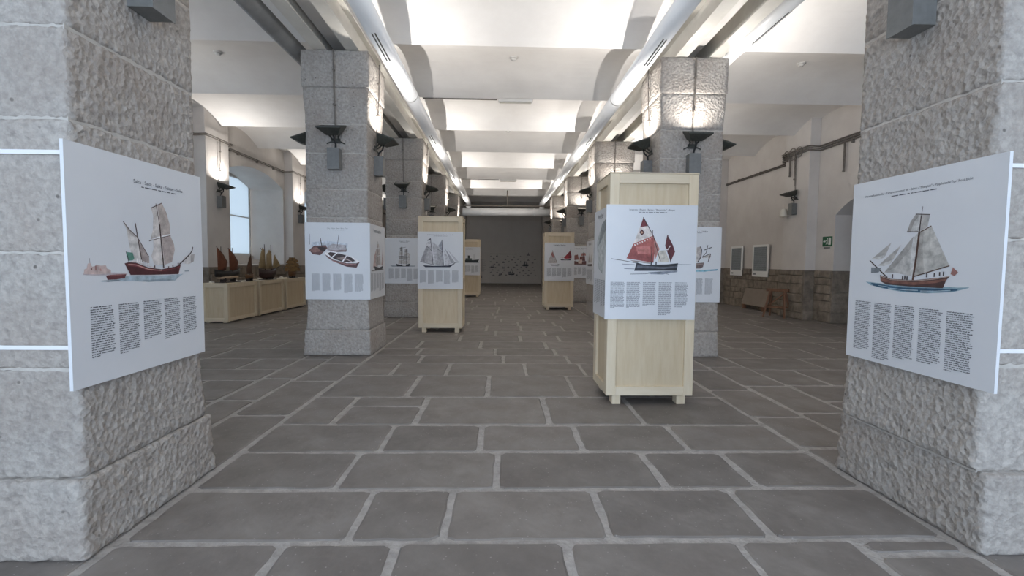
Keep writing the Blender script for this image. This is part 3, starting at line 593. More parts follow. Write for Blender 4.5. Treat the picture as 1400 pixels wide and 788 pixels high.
# ---------------------------------------------------------------- printed exhibition boards
PR = json.loads(r'''{"L1":{"items":[["p","b9aeb0",[[0.078,0.528],[0.167,0.525],[0.344,0.53],[0.352,0.537],[0.146,0.538],[0.078,0.534]]],["p","c9b3ae",[[0.081,0.53],[0.084,0.512],[0.099,0.508],[0.105,0.488],[0.12,0.485],[0.129,0.501],[0.146,0.498],[0.154,0.492],[0.182,0.497],[0.211,0.495],[0.218,0.51],[0.241,0.516],[0.242,0.531],[0.146,0.533]]],["p","6d4a48",[[0.121,0.506],[0.129,0.506],[0.129,0.516],[0.121,0.516]]],["p","a5706b",[[0.147,0.497],[0.154,0.498],[0.154,0.517],[0.147,0.517]]],["p","b98f8a",[[0.174,0.509],[0.183,0.509],[0.183,0.52],[0.174,0.519]]],["l","8e8584",[[0.117,0.485],[0.116,0.465]],0.003],["p","a7b6bf",[[0.334,0.546],[0.465,0.545],[0.617,0.551],[0.8,0.545],[0.766,0.558],[0.722,0.579],[0.617,0.57],[0.501,0.578],[0.377,0.569],[0.182,0.566],[0.174,0.561],[0.256,0.56]]],["p","8d9aa3",[[0.456,0.569],[0.638,0.566],[0.722,0.577],[0.501,0.578]]],["p","7d8990",[[0.182,0.561],[0.295,0.56],[0.331,0.557],[0.279,0.567],[0.218,0.568]]],["p","5d3034",[[0.209,0.54],[0.218,0.559],[0.272,0.559],[0.331,0.555],[0.342,0.536],[0.311,0.541],[0.241,0.544]]],["p","8c5a58",[[0.209,0.54],[0.241,0.544],[0.311,0.541],[0.342,0.536],[0.311,0.536],[0.241,0.537]]],["p","cfcac6",[[0.331,0.296],[0.377,0.335],[0.425,0.361],[0.465,0.405],[0.511,0.457],[0.512,0.489],[0.456,0.48],[0.394,0.471],[0.369,0.407],[0.356,0.336]]],["p","a89a96",[[0.429,0.366],[0.465,0.405],[0.511,0.457],[0.512,0.489],[0.456,0.48],[0.447,0.423]]],["p","b8b0ab",[[0.331,0.296],[0.377,0.335],[0.425,0.361],[0.411,0.367],[0.369,0.346]]],["p","cdc6c1",[[0.539,0.219],[0.627,0.185],[0.663,0.228],[0.69,0.289],[0.69,0.34],[0.617,0.351],[0.525,0.375],[0.548,0.321],[0.555,0.255]]],["p","b5a9a2",[[0.592,0.199],[0.627,0.185],[0.663,0.228],[0.69,0.289],[0.69,0.34],[0.617,0.351],[0.607,0.281]]],["p","d2cbc7",[[0.548,0.371],[0.69,0.343],[0.722,0.388],[0.727,0.419],[0.7,0.482],[0.638,0.495],[0.548,0.494],[0.529,0.451],[0.548,0.416]]],["p","b3a5a0",[[0.617,0.359],[0.69,0.343],[0.722,0.388],[0.727,0.419],[0.7,0.482],[0.638,0.495]]],["l","f2f0ee",[[0.522,0.376],[0.607,0.355],[0.695,0.34]],0.01],["l","4a3836",[[0.515,0.379],[0.607,0.36],[0.695,0.344]],0.004],["l","4a3836",[[0.539,0.218],[0.627,0.185]],0.005],["l","4d3a35",[[0.416,0.299],[0.429,0.361],[0.456,0.481]],0.006],["l","4d3a35",[[0.331,0.296],[0.377,0.335],[0.425,0.362],[0.511,0.457]],0.004],["l","4d3a35",[[0.578,0.192],[0.605,0.3]],0.005],["l","3f2b28",[[0.603,0.294],[0.615,0.402],[0.627,0.513]],0.01],["p","d9d4d1",[[0.811,0.454],[0.876,0.44],[0.916,0.437],[0.906,0.477],[0.858,0.493],[0.8,0.489]]],["p","b9b2ae",[[0.876,0.44],[0.916,0.437],[0.906,0.477],[0.876,0.487]]],["p","8d9599",[[0.811,0.528],[0.864,0.526],[0.852,0.533],[0.817,0.533]]],["l","3b2d2b",[[0.764,0.494],[0.834,0.458],[0.876,0.433],[0.892,0.417],[0.9,0.397]],0.008],["p","5f8f7f",[[0.344,0.435],[0.39,0.438],[0.4,0.463],[0.39,0.473],[0.36,0.475]]],["l","3b2d2b",[[0.344,0.433],[0.363,0.485]],0.004],["p","4a2226",[[0.331,0.487],[0.369,0.541],[0.52,0.544],[0.755,0.545],[0.779,0.494],[0.722,0.506],[0.607,0.518],[0.501,0.508],[0.411,0.484],[0.36,0.482]]],["p","6c3337",[[0.337,0.489],[0.411,0.488],[0.501,0.512],[0.607,0.522],[0.722,0.512],[0.775,0.499],[0.77,0.511],[0.607,0.529],[0.501,0.522],[0.411,0.503],[0.345,0.499]]],["l","c49a90",[[0.356,0.492],[0.411,0.495],[0.501,0.516],[0.607,0.524]],0.004],["l","d9cfc9",[[0.377,0.479],[0.411,0.479],[0.501,0.501],[0.558,0.511]],0.006],["p","e9e4e2",[[0.416,0.464],[0.424,0.464],[0.424,0.48],[0.416,0.48]]],["p","e9e4e2",[[0.431,0.468],[0.439,0.468],[0.439,0.484],[0.431,0.484]]],["p","e9e4e2",[[0.447,0.471],[0.455,0.471],[0.455,0.487],[0.447,0.487]]],["p","e9e4e2",[[0.465,0.477],[0.473,0.477],[0.473,0.493],[0.465,0.493]]],["p","e9e4e2",[[0.483,0.483],[0.491,0.483],[0.491,0.499],[0.483,0.499]]],["p","e9e4e2",[[0.501,0.486],[0.51,0.487],[0.51,0.503],[0.501,0.503]]],["p","5a3b3c",[[0.548,0.498],[0.556,0.498],[0.556,0.51],[0.548,0.509]]],["p","5a3b3c",[[0.663,0.503],[0.672,0.503],[0.672,0.515],[0.663,0.515]]],["p","5a3b3c",[[0.7,0.498],[0.709,0.498],[0.709,0.51],[0.7,0.51]]],["p","5a3b3c",[[0.749,0.486],[0.758,0.486],[0.758,0.499],[0.749,0.499]]]],"cols":[[0.109,0.258,0.671,0.895],[0.283,0.43,0.671,0.908],[0.457,0.6,0.67,0.869],[0.624,0.763,0.67,0.887],[0.79,0.923,0.672,0.878]],"title":[0.615,0.104,0.4],"text":"Saica - Saick - Saïka - Saïque - Saika"},"R1":{"items":[["p","8aa5b0",[[0.147,0.56],[0.282,0.566],[0.785,0.565],[0.845,0.561],[0.839,0.565],[0.757,0.587],[0.608,0.601],[0.441,0.604],[0.292,0.592],[0.19,0.578]]],["p","2d5570",[[0.19,0.565],[0.272,0.571],[0.441,0.58],[0.685,0.575],[0.785,0.573],[0.778,0.58],[0.608,0.597],[0.441,0.599],[0.301,0.59],[0.211,0.58]]],["l","b9cbd2",[[0.33,0.588],[0.459,0.592],[0.544,0.59]],0.004],["l","b9cbd2",[[0.56,0.592],[0.655,0.588],[0.743,0.58]],0.004],["l","b9cbd2",[[0.252,0.577],[0.33,0.582]],0.003],["p","c2c0bd",[[0.502,0.213],[0.595,0.222],[0.583,0.28],[0.54,0.3],[0.448,0.297],[0.468,0.248]]],["p","a19c98",[[0.448,0.297],[0.468,0.248],[0.502,0.213],[0.527,0.221],[0.494,0.25],[0.472,0.296]]],["p","b8b4b0",[[0.54,0.219],[0.595,0.222],[0.583,0.28],[0.54,0.3]]],["p","b9b6b0",[[0.608,0.277],[0.729,0.468],[0.624,0.493],[0.517,0.521],[0.521,0.426],[0.534,0.304]]],["p","aaa6a0",[[0.534,0.304],[0.56,0.294],[0.56,0.384],[0.577,0.503],[0.517,0.521],[0.521,0.426]]],["p","c6c3bd",[[0.608,0.277],[0.655,0.356],[0.685,0.404],[0.624,0.427],[0.601,0.372]]],["p","aeaaa6",[[0.19,0.433],[0.34,0.346],[0.292,0.425],[0.252,0.438]]],["p","c9c7c4",[[0.19,0.433],[0.292,0.412],[0.292,0.425],[0.252,0.438]]],["p","b0aca8",[[0.242,0.471],[0.414,0.361],[0.368,0.425],[0.34,0.458],[0.292,0.472]]],["p","cac8c5",[[0.242,0.471],[0.35,0.439],[0.34,0.458],[0.292,0.472]]],["p","bab7b3",[[0.297,0.506],[0.495,0.322],[0.489,0.369],[0.481,0.477],[0.494,0.522],[0.396,0.507]]],["p","a39f9b",[[0.297,0.506],[0.495,0.322],[0.481,0.382],[0.378,0.478]]],["p","cfcdca",[[0.526,0.305],[0.499,0.326],[0.483,0.426],[0.483,0.489],[0.504,0.527]]],["l","3a3030",[[0.546,0.178],[0.54,0.222]],0.003],["l","3a2c2a",[[0.539,0.222],[0.532,0.308]],0.007],["l","54392f",[[0.532,0.302],[0.521,0.426],[0.506,0.542]],0.013],["l","5a4438",[[0.534,0.305],[0.608,0.277]],0.006],["l","5a4438",[[0.511,0.523],[0.624,0.494],[0.73,0.467]],0.006],["l","4a3c38",[[0.448,0.297],[0.527,0.301]],0.005],["l","4a3c38",[[0.502,0.212],[0.596,0.222]],0.005],["l","3c2e2a",[[0.174,0.441],[0.252,0.49],[0.323,0.533]],0.008],["p","7d8286",[[0.19,0.48],[0.272,0.483],[0.252,0.507],[0.19,0.512]]],["p","9c6f68",[[0.75,0.473],[0.761,0.482],[0.781,0.496],[0.761,0.514],[0.739,0.505]]],["p","4d3532",[[0.264,0.52],[0.272,0.555],[0.321,0.57],[0.494,0.573],[0.7,0.572],[0.716,0.535],[0.737,0.514],[0.655,0.526],[0.519,0.54],[0.35,0.539]]],["p","7a5348",[[0.268,0.534],[0.35,0.548],[0.519,0.55],[0.655,0.536],[0.72,0.527],[0.716,0.535],[0.655,0.549],[0.519,0.564],[0.35,0.562],[0.272,0.551]]],["l","b79f93",[[0.268,0.527],[0.35,0.543],[0.519,0.544],[0.655,0.53],[0.733,0.516]],0.004],["p","3f3433",[[0.356,0.514],[0.366,0.514],[0.366,0.535],[0.356,0.535]]],["p","3f3433",[[0.431,0.52],[0.439,0.52],[0.439,0.541],[0.431,0.541]]],["p","3f3433",[[0.447,0.518],[0.456,0.518],[0.456,0.538],[0.447,0.539]]],["p","3f3433",[[0.463,0.523],[0.472,0.522],[0.472,0.543],[0.463,0.543]]],["p","3f3433",[[0.593,0.504],[0.601,0.504],[0.601,0.524],[0.593,0.524]]],["p","3f3433",[[0.64,0.502],[0.647,0.502],[0.647,0.521],[0.64,0.521]]],["p","3f3433",[[0.672,0.497],[0.68,0.497],[0.68,0.515],[0.672,0.516]]],["p","3f3433",[[0.695,0.495],[0.702,0.495],[0.702,0.514],[0.695,0.514]]]],"cols":[[0.068,0.205,0.673,0.961],[0.23,0.371,0.674,0.985],[0.39,0.534,0.675,0.957],[0.563,0.706,0.677,0.951],[0.731,0.881,0.678,0.965]],"title":[0.47,0.083,0.72],"text":"Paranzellonavicello - Tartaneschooner de - Jahte - \"Mangiuk\" - Paqahtischi/Turf Post Jacht"},"C1":{"items":[["p","a85c55",[[0.228,0.465],[0.302,0.337],[0.519,0.264],[0.539,0.364],[0.527,0.501],[0.367,0.482]]],["p","8f4a46",[[0.228,0.465],[0.302,0.337],[0.333,0.331],[0.324,0.404],[0.527,0.444],[0.527,0.501],[0.367,0.482]]],["p","b8716a",[[0.333,0.364],[0.485,0.351],[0.485,0.424],[0.35,0.424]]],["p","d9cfc9",[[0.302,0.337],[0.37,0.19],[0.448,0.181],[0.519,0.264]]],["p","6e2f33",[[0.37,0.193],[0.404,0.107],[0.451,0.183]]],["p","4f2629",[[0.392,0.21],[0.421,0.24],[0.394,0.265],[0.36,0.237]]],["p","b98d77",[[0.392,0.226],[0.405,0.24],[0.392,0.25],[0.377,0.238]]],["p","e6dedb",[[0.309,0.343],[0.319,0.34],[0.326,0.351],[0.316,0.356]]],["p","e6dedb",[[0.336,0.333],[0.346,0.331],[0.353,0.341],[0.343,0.347]]],["p","e6dedb",[[0.363,0.324],[0.373,0.321],[0.38,0.332],[0.37,0.337]]],["p","e6dedb",[[0.39,0.315],[0.4,0.312],[0.407,0.323],[0.397,0.328]]],["p","e6dedb",[[0.417,0.305],[0.427,0.303],[0.434,0.313],[0.424,0.319]]],["p","e6dedb",[[0.444,0.296],[0.454,0.293],[0.461,0.304],[0.451,0.309]]],["p","e6dedb",[[0.471,0.286],[0.481,0.284],[0.488,0.295],[0.478,0.3]]],["p","e6dedb",[[0.498,0.277],[0.508,0.274],[0.515,0.285],[0.505,0.29]]],["p","b17a72",[[0.522,0.273],[0.59,0.38],[0.539,0.487]]],["p","cbc3b8",[[0.603,0.394],[0.654,0.391],[0.704,0.494],[0.578,0.494],[0.566,0.418]]],["p","5d2a30",[[0.671,0.254],[0.735,0.344],[0.762,0.404],[0.715,0.491],[0.65,0.351]]],["l","e8e0de",[[0.654,0.375],[0.679,0.388],[0.708,0.351]],0.01],["l","3b2d2b",[[0.402,0.107],[0.519,0.268],[0.603,0.487]],0.008],["l","3b2d2b",[[0.51,0.217],[0.498,0.514]],0.006],["l","3b2d2b",[[0.679,0.26],[0.715,0.498]],0.005],["l","4a4443",[[0.062,0.469],[0.181,0.482],[0.341,0.505]],0.006],["p","9b8f88",[[0.265,0.478],[0.493,0.498],[0.493,0.511],[0.299,0.491]]],["p","2c2d33",[[0.341,0.498],[0.316,0.573],[0.785,0.568],[0.799,0.503],[0.671,0.514],[0.434,0.522]]],["p","5a5d66",[[0.35,0.525],[0.637,0.538],[0.785,0.525],[0.785,0.541],[0.637,0.554],[0.341,0.546]]],["p","2c2d33",[[0.495,0.491],[0.508,0.491],[0.508,0.518],[0.495,0.518]]],["p","2c2d33",[[0.549,0.491],[0.562,0.491],[0.562,0.518],[0.549,0.518]]],["l","6b6e78",[[0.181,0.514],[0.319,0.519]],0.005],["l","6b6e78",[[0.206,0.553],[0.319,0.556]],0.006],["l","8d929c",[[0.797,0.511],[0.944,0.514]],0.004],["p","8c919b",[[0.468,0.586],[0.603,0.576],[0.797,0.568],[0.789,0.581],[0.671,0.592],[0.637,0.602],[0.502,0.6]]],["l","4c4f58",[[0.274,0.601],[0.434,0.598],[0.493,0.592]],0.005],["l","4c4f58",[[0.485,0.586],[0.637,0.589],[0.696,0.6]],0.005]],"cols":[[0.059,0.215,0.672,0.906],[0.236,0.389,0.672,0.906],[0.417,0.561,0.672,0.889],[0.591,0.738,0.672,0.973],[0.772,0.916,0.672,0.894]],"title":[0.5,0.043,0.5],"text":"Bragozzo - Bragoz - Bateau - \"Bragozadur\" - Bragoc"},"L2":{"items":[["p","c9ced6",[[0.101,0.257],[0.346,0.237],[0.657,0.271],[0.657,0.322],[0.101,0.322]]],["p","b5aeb0",[[0.33,0.316],[0.428,0.275],[0.624,0.289],[0.637,0.374],[0.477,0.38],[0.346,0.36]]],["p","8c7a78",[[0.363,0.354],[0.477,0.36],[0.637,0.347],[0.634,0.377],[0.477,0.382]]],["p","6b4d49",[[0.06,0.36],[0.134,0.305],[0.322,0.292],[0.346,0.333],[0.297,0.374],[0.232,0.425],[0.118,0.411]]],["p","8f6a62",[[0.069,0.36],[0.142,0.322],[0.265,0.322],[0.232,0.374],[0.118,0.391]]],["p","3f302f",[[0.183,0.316],[0.33,0.322],[0.306,0.374],[0.232,0.36]]],["l","3a3133",[[0.237,0.202],[0.273,0.36]],0.012],["l","3a3133",[[0.523,0.154],[0.493,0.322]],0.007],["l","3a3133",[[0.627,0.292],[0.637,0.36]],0.006],["l","20222a",[[0.069,0.147],[0.069,0.286]],0.01],["p","e8e4e4",[[0.301,0.395],[0.366,0.363],[0.592,0.396],[0.729,0.437],[0.842,0.505],[0.791,0.58],[0.641,0.569],[0.428,0.501],[0.343,0.451]]],["p","5f4040",[[0.304,0.409],[0.428,0.481],[0.641,0.525],[0.788,0.525],[0.842,0.505],[0.791,0.583],[0.641,0.571],[0.428,0.502],[0.343,0.454]]],["p","9c7570",[[0.322,0.422],[0.428,0.491],[0.641,0.534],[0.788,0.532],[0.779,0.546],[0.641,0.547],[0.428,0.503]]],["p","473a3a",[[0.346,0.404],[0.387,0.381],[0.592,0.413],[0.719,0.454],[0.771,0.495],[0.706,0.512],[0.592,0.512],[0.444,0.47]]],["p","8b7b75",[[0.477,0.457],[0.592,0.443],[0.657,0.473],[0.592,0.501]]],["l","f0ecec",[[0.502,0.385],[0.404,0.459]],0.018],["l","f0ecec",[[0.641,0.426],[0.567,0.514]],0.018],["l","c9b3ac",[[0.592,0.457],[0.722,0.505]],0.012]],"cols":[[0.098,0.229,0.666,0.902],[0.261,0.392,0.666,0.902],[0.428,0.559,0.666,0.886],[0.596,0.73,0.666,0.919],[0.76,0.897,0.666,0.902]],"title":[0.5,0.075,0.32],"text":"Gozo - Guzzo - Bote - Boot - Čoln"},"C2":{"items":[["p","b9b7ba",[[0.056,0.522],[0.194,0.243],[0.302,0.29],[0.346,0.574]]],["p","a3a0a4",[[0.056,0.522],[0.194,0.243],[0.241,0.272],[0.157,0.537]]],["p","c9c8cb",[[0.18,0.221],[0.283,0.14],[0.306,0.294]]],["p","5b5a63",[[0.209,0.151],[0.287,0.113],[0.291,0.14],[0.222,0.162]]],["p","c2c1c5",[[0.328,0.181],[0.454,0.25],[0.55,0.346],[0.574,0.584],[0.357,0.584]]],["p","aeacb0",[[0.435,0.287],[0.55,0.346],[0.574,0.584],[0.417,0.584]]],["p","9fa0a8",[[0.454,0.246],[0.541,0.14],[0.55,0.349]]],["p","d2d1d4",[[0.324,0.199],[0.383,0.507],[0.35,0.566]]],["p","c6c5c9",[[0.574,0.316],[0.754,0.554],[0.606,0.599]]],["p","a9a8ad",[[0.598,0.287],[0.835,0.544],[0.741,0.551]]],["p","bdbcc1",[[0.639,0.287],[0.92,0.534],[0.828,0.51]]],["l","3c3b45",[[0.283,0.118],[0.306,0.294],[0.343,0.581]],0.012],["l","3c3b45",[[0.533,0.14],[0.55,0.346],[0.572,0.588]],0.012],["l","55555f",[[0.194,0.246],[0.306,0.331]],0.008],["l","55555f",[[0.417,0.294],[0.55,0.353]],0.008],["l","3c3b45",[[0.056,0.525],[0.346,0.578]],0.008],["l","3c3b45",[[0.713,0.588],[0.843,0.537],[0.926,0.525]],0.007],["p","2e3040",[[0.117,0.588],[0.167,0.622],[0.713,0.619],[0.828,0.551],[0.676,0.588],[0.343,0.596]]]],"cols":[[0.046,0.194,0.676,0.901],[0.228,0.37,0.676,0.919],[0.407,0.556,0.676,0.89],[0.58,0.722,0.676,0.926],[0.759,0.907,0.676,0.893]],"title":[0.5,0.055,0.58],"text":"Golettaschooner - Nave-schoonerbrik - Br. - Go. - Gu."},"L3":{"items":[["p","9aa1a8",[[0.128,0.602],[0.798,0.602],[0.777,0.624],[0.181,0.628]]],["p","a39e9b",[[0.393,0.206],[0.455,0.194],[0.462,0.279],[0.39,0.288]]],["p","b7b2ae",[[0.38,0.299],[0.467,0.288],[0.477,0.372],[0.375,0.381]]],["p","a39e9b",[[0.366,0.393],[0.479,0.381],[0.492,0.465],[0.361,0.475]]],["p","b7b2ae",[[0.353,0.486],[0.491,0.475],[0.507,0.559],[0.346,0.568]]],["l","3e393b",[[0.426,0.191],[0.43,0.579]],0.008],["p","a39e9b",[[0.516,0.247],[0.587,0.236],[0.595,0.311],[0.513,0.32]]],["p","b7b2ae",[[0.501,0.33],[0.6,0.319],[0.612,0.394],[0.497,0.403]]],["p","a39e9b",[[0.486,0.413],[0.614,0.402],[0.629,0.477],[0.48,0.486]]],["p","b7b2ae",[[0.471,0.496],[0.628,0.485],[0.646,0.56],[0.464,0.569]]],["l","3e393b",[[0.553,0.232],[0.557,0.579]],0.008],["l","3e393b",[[0.383,0.224],[0.543,0.198]],0.008],["l","3e393b",[[0.309,0.415],[0.564,0.393]],0.007],["p","c2bdba",[[0.606,0.318],[0.66,0.355],[0.638,0.542],[0.585,0.561]]],["p","2f2c33",[[0.277,0.564],[0.309,0.621],[0.632,0.621],[0.662,0.557],[0.564,0.579],[0.394,0.587]]],["p","e3e0de",[[0.457,0.589],[0.543,0.589],[0.543,0.607],[0.457,0.607]]]],"cols":[[0.096,0.228,0.673,0.907],[0.26,0.387,0.673,0.907],[0.419,0.547,0.673,0.888],[0.579,0.713,0.673,0.953],[0.745,0.879,0.673,0.907]],"title":[0.5,0.07,0.27],"text":"Brigantino - Brick"},"L2s":{"items":[["p","8f8a86",[[0.12,0.615],[0.9,0.605],[0.88,0.62],[0.15,0.63]]],["p","c4aca6",[[0.22,0.58],[0.3,0.42],[0.42,0.33],[0.5,0.56]]],["p","b59c97",[[0.3,0.42],[0.42,0.33],[0.46,0.44],[0.4,0.56]]],["p","b8b0ac",[[0.4,0.33],[0.62,0.31],[0.66,0.41],[0.4,0.42]]],["p","aaa29e",[[0.38,0.43],[0.68,0.42],[0.7,0.54],[0.38,0.55]]],["p","c7bfba",[[0.48,0.26],[0.58,0.25],[0.61,0.3],[0.45,0.31]]],["p","c2aea8",[[0.74,0.55],[0.86,0.28],[0.88,0.5],[0.84,0.56]]],["l","3b3335",[[0.52,0.22],[0.52,0.6]],0.012],["l","3b3335",[[0.86,0.26],[0.8,0.6]],0.01],["p","2e292c",[[0.28,0.56],[0.34,0.62],[0.8,0.61],[0.86,0.56],[0.6,0.585]]]],"cols":[[0.09,0.23,0.66,0.9],[0.26,0.4,0.66,0.9],[0.43,0.57,0.66,0.88],[0.6,0.74,0.66,0.92],[0.77,0.91,0.66,0.9]],"title":[0.5,0.08,0.45],"text":"Brigantinogoletta"},"C3":{"items":[["p","6f7d80",[[0.05,0.52],[0.95,0.52],[0.92,0.56],[0.08,0.56]]],["p","262a2c",[[0.08,0.45],[0.13,0.54],[0.88,0.54],[0.95,0.44],[0.7,0.46],[0.3,0.46]]],["p","4a5452",[[0.34,0.4],[0.62,0.4],[0.62,0.46],[0.34,0.46]]],["p","343a38",[[0.44,0.3],[0.53,0.3],[0.53,0.41],[0.44,0.41]]],["l","33302f",[[0.25,0.2],[0.25,0.46]],0.01],["l","33302f",[[0.72,0.26],[0.72,0.46]],0.01],["p","8f9a98",[[0.36,0.415],[0.6,0.415],[0.6,0.43],[0.36,0.43]]]],"cols":[[0.09,0.23,0.66,0.9],[0.26,0.4,0.66,0.9],[0.43,0.57,0.66,0.88],[0.6,0.74,0.66,0.92],[0.77,0.91,0.66,0.9]],"title":[0.5,0.06,0.4],"text":"Piroscafo - Vapor"},"C4":{"items":[["p","b7b0ae",[[0.1,0.53],[0.26,0.23],[0.42,0.5],[0.4,0.54],[0.2,0.54]]],["p","a5726c",[[0.22,0.3],[0.26,0.23],[0.34,0.37],[0.28,0.4]]],["l","463a38",[[0.26,0.2],[0.43,0.54]],0.01],["p","4a4446",[[0.2,0.57],[0.24,0.6],[0.46,0.59],[0.5,0.56],[0.36,0.58]]],["p","8e959c",[[0.2,0.605],[0.5,0.6],[0.45,0.615]]],["p","9b3038",[[0.64,0.4],[0.86,0.2],[0.9,0.34],[0.9,0.41],[0.72,0.42]]],["p","7a2a30",[[0.78,0.28],[0.86,0.2],[0.9,0.41],[0.82,0.41]]],["p","d8c9c6",[[0.48,0.37],[0.64,0.38],[0.62,0.41]]],["l","3c2f30",[[0.86,0.18],[0.88,0.44]],0.01],["p","3a3034",[[0.52,0.43],[0.56,0.46],[0.86,0.46],[0.9,0.43],[0.7,0.445]]]],"cols":[[0.09,0.23,0.66,0.9],[0.26,0.4,0.66,0.9],[0.43,0.57,0.66,0.88],[0.6,0.74,0.66,0.92],[0.77,0.91,0.66,0.9]],"title":[0.5,0.06,0.4],"text":"Bragagna - Bragana"},"R4":{"items":[["p","9fa4a8",[[0.08,0.57],[0.92,0.56],[0.9,0.58],[0.1,0.59]]],["p","6b4743",[[0.18,0.44],[0.24,0.57],[0.86,0.57],[0.94,0.4],[0.76,0.46],[0.4,0.48]]],["p","8d5b53",[[0.24,0.3],[0.42,0.26],[0.46,0.42],[0.22,0.44]]],["p","7b4e49",[[0.5,0.32],[0.68,0.3],[0.7,0.46],[0.48,0.46]]],["p","a9716a",[[0.56,0.22],[0.7,0.21],[0.72,0.29],[0.55,0.3]]],["p","d6c0b5",[[0.44,0.42],[0.58,0.42],[0.58,0.54],[0.44,0.54]]],["l","3b2f2f",[[0.34,0.24],[0.34,0.46]],0.012],["l","3b2f2f",[[0.62,0.19],[0.62,0.46]],0.012]],"cols":[[0.09,0.23,0.66,0.9],[0.26,0.4,0.66,0.9],[0.43,0.57,0.66,0.88],[0.6,0.74,0.66,0.92],[0.77,0.91,0.66,0.9]],"title":[0.5,0.07,0.45],"text":"Caravella - Caravel"},"R3s":{"items":[["p","4a3634",[[0.2,0.54],[0.25,0.58],[0.8,0.58],[0.86,0.53]]],["p","b5aaa5",[[0.3,0.5],[0.5,0.25],[0.6,0.5]]],["p","c4bab4",[[0.62,0.5],[0.75,0.3],[0.82,0.5]]],["l","3b2f2f",[[0.52,0.22],[0.55,0.55]],0.01]],"cols":[[0.09,0.23,0.66,0.9],[0.26,0.4,0.66,0.9],[0.43,0.57,0.66,0.88],[0.6,0.74,0.66,0.92],[0.77,0.91,0.66,0.9]],"title":[0.5,0.07,0.4],"text":"Trabaccolo"},"R2":{"items":[["p","4a93b0",[[0.447,0.565],[0.697,0.574],[0.955,0.556],[0.943,0.576],[0.747,0.588],[0.463,0.588]]],["p","8fc0d0",[[0.563,0.571],[0.747,0.579],[0.88,0.571],[0.747,0.594],[0.597,0.594]]],["p","6d5a58",[[0.447,0.488],[0.597,0.482],[0.73,0.471],[0.717,0.529],[0.68,0.55],[0.497,0.556],[0.455,0.532]]],["p","8f7c76",[[0.45,0.496],[0.723,0.482],[0.72,0.5],[0.453,0.515]]],["p","b9b0ac",[[0.53,0.285],[0.663,0.26],[0.683,0.312],[0.672,0.4],[0.63,0.462],[0.647,0.371],[0.547,0.356]]],["p","c9c2be",[[0.497,0.356],[0.647,0.353],[0.63,0.466],[0.513,0.459]]],["l","3c3637",[[0.663,0.26],[0.688,0.304],[0.677,0.4],[0.627,0.471]],0.014],["p","bdb5b0",[[0.697,0.4],[0.83,0.35],[0.838,0.385],[0.797,0.465],[0.793,0.4],[0.713,0.415]]],["l","3c3637",[[0.73,0.304],[0.85,0.268]],0.012],["l","3c3637",[[0.783,0.241],[0.76,0.341],[0.697,0.4]],0.01],["l","3c3637",[[0.697,0.403],[0.83,0.353]],0.01],["l","3c3637",[[0.833,0.356],[0.793,0.465]],0.01],["l","3c3637",[[0.547,0.253],[0.555,0.481]],0.012]],"cols":[[0.135,0.26,0.687,0.915],[0.29,0.413,0.687,0.915],[0.445,0.57,0.687,0.9],[0.6,0.72,0.687,0.915],[0.755,0.883,0.687,0.903]],"title":[0.5,0.06,0.55],"text":"Navicello - Leudo - Liuto"},"C1s":{"items":[["p","c0c5c4",[[0.22,0.3],[0.5,0.18],[0.9,0.12],[0.95,0.34],[0.7,0.6],[0.4,0.55]]],["p","8a9092",[[0.35,0.34],[0.6,0.14],[0.92,0.1],[0.9,0.2],[0.55,0.3]]],["p","c9cbc9",[[0.3,0.4],[0.75,0.28],[0.8,0.42],[0.6,0.52]]],["l","9aa0a2",[[0.22,0.3],[0.4,0.55],[0.7,0.6]],0.012],["l","4e5456",[[0.85,0.14],[0.8,0.3]],0.012]],"cols":[[0.09,0.23,0.66,0.9],[0.26,0.4,0.66,0.9],[0.43,0.57,0.66,0.88],[0.6,0.74,0.66,0.92],[0.77,0.91,0.66,0.9]],"title":[0.5,0.06,0.4],"text":"Batela - Batel"}}''')
def print_mesh(items, W, H):
    mb = MB(); cols = []
    lay = 0
    for it in items:
        kind, c, pts = it[:3]
        if c not in cols: cols.append(c)
        mi = cols.index(c); lay += 1; y = -.0006-.00004*lay
        P = [((u-.5)*W, y, (1-v)*H) for u, v in pts]
        if kind == 'p':
            mb.add(P, [list(range(len(P)))], mi)
        else:
            wd = it[3]*W/2
            for a, b in zip(P, P[1:]):
                d = Vector((b[0]-a[0], 0, b[2]-a[2])); l = d.length
                if l < 1e-6: continue
                d /= l; nx, nz = -d.z*wd, d.x*wd
                mb.add([(a[0]+nx, y, a[2]+nz), (a[0]-nx, y, a[2]-nz), (b[0]-nx, y, b[2]-nz), (b[0]+nx, y, b[2]+nz)], [(0, 1, 2, 3)], mi)
    return mb, [flat(c) for c in cols]
def text_mesh(txt, width, size=None):
    cu = bpy.data.curves.new('t', 'FONT'); cu.body = txt; cu.align_x = 'CENTER'; cu.align_y = 'CENTER'; cu.resolution_u = 2; cu.size = .1
    o = bpy.data.objects.new('t', cu); COL.objects.link(o)
    dg = bpy.context.evaluated_depsgraph_get(); dg.update()
    me = bpy.data.meshes.new_from_object(o.evaluated_get(dg))
    bpy.data.objects.remove(o); bpy.data.curves.remove(cu)
    xs = [v.co.x for v in me.vertices]; k = width/(max(xs)-min(xs)); c = (max(xs)+min(xs))/2
    for v in me.vertices: v.co = Vector(((v.co.x-c)*k, 0, v.co.y*k))
    me.materials.clear(); me.materials.append(M_text); me.update(); return me
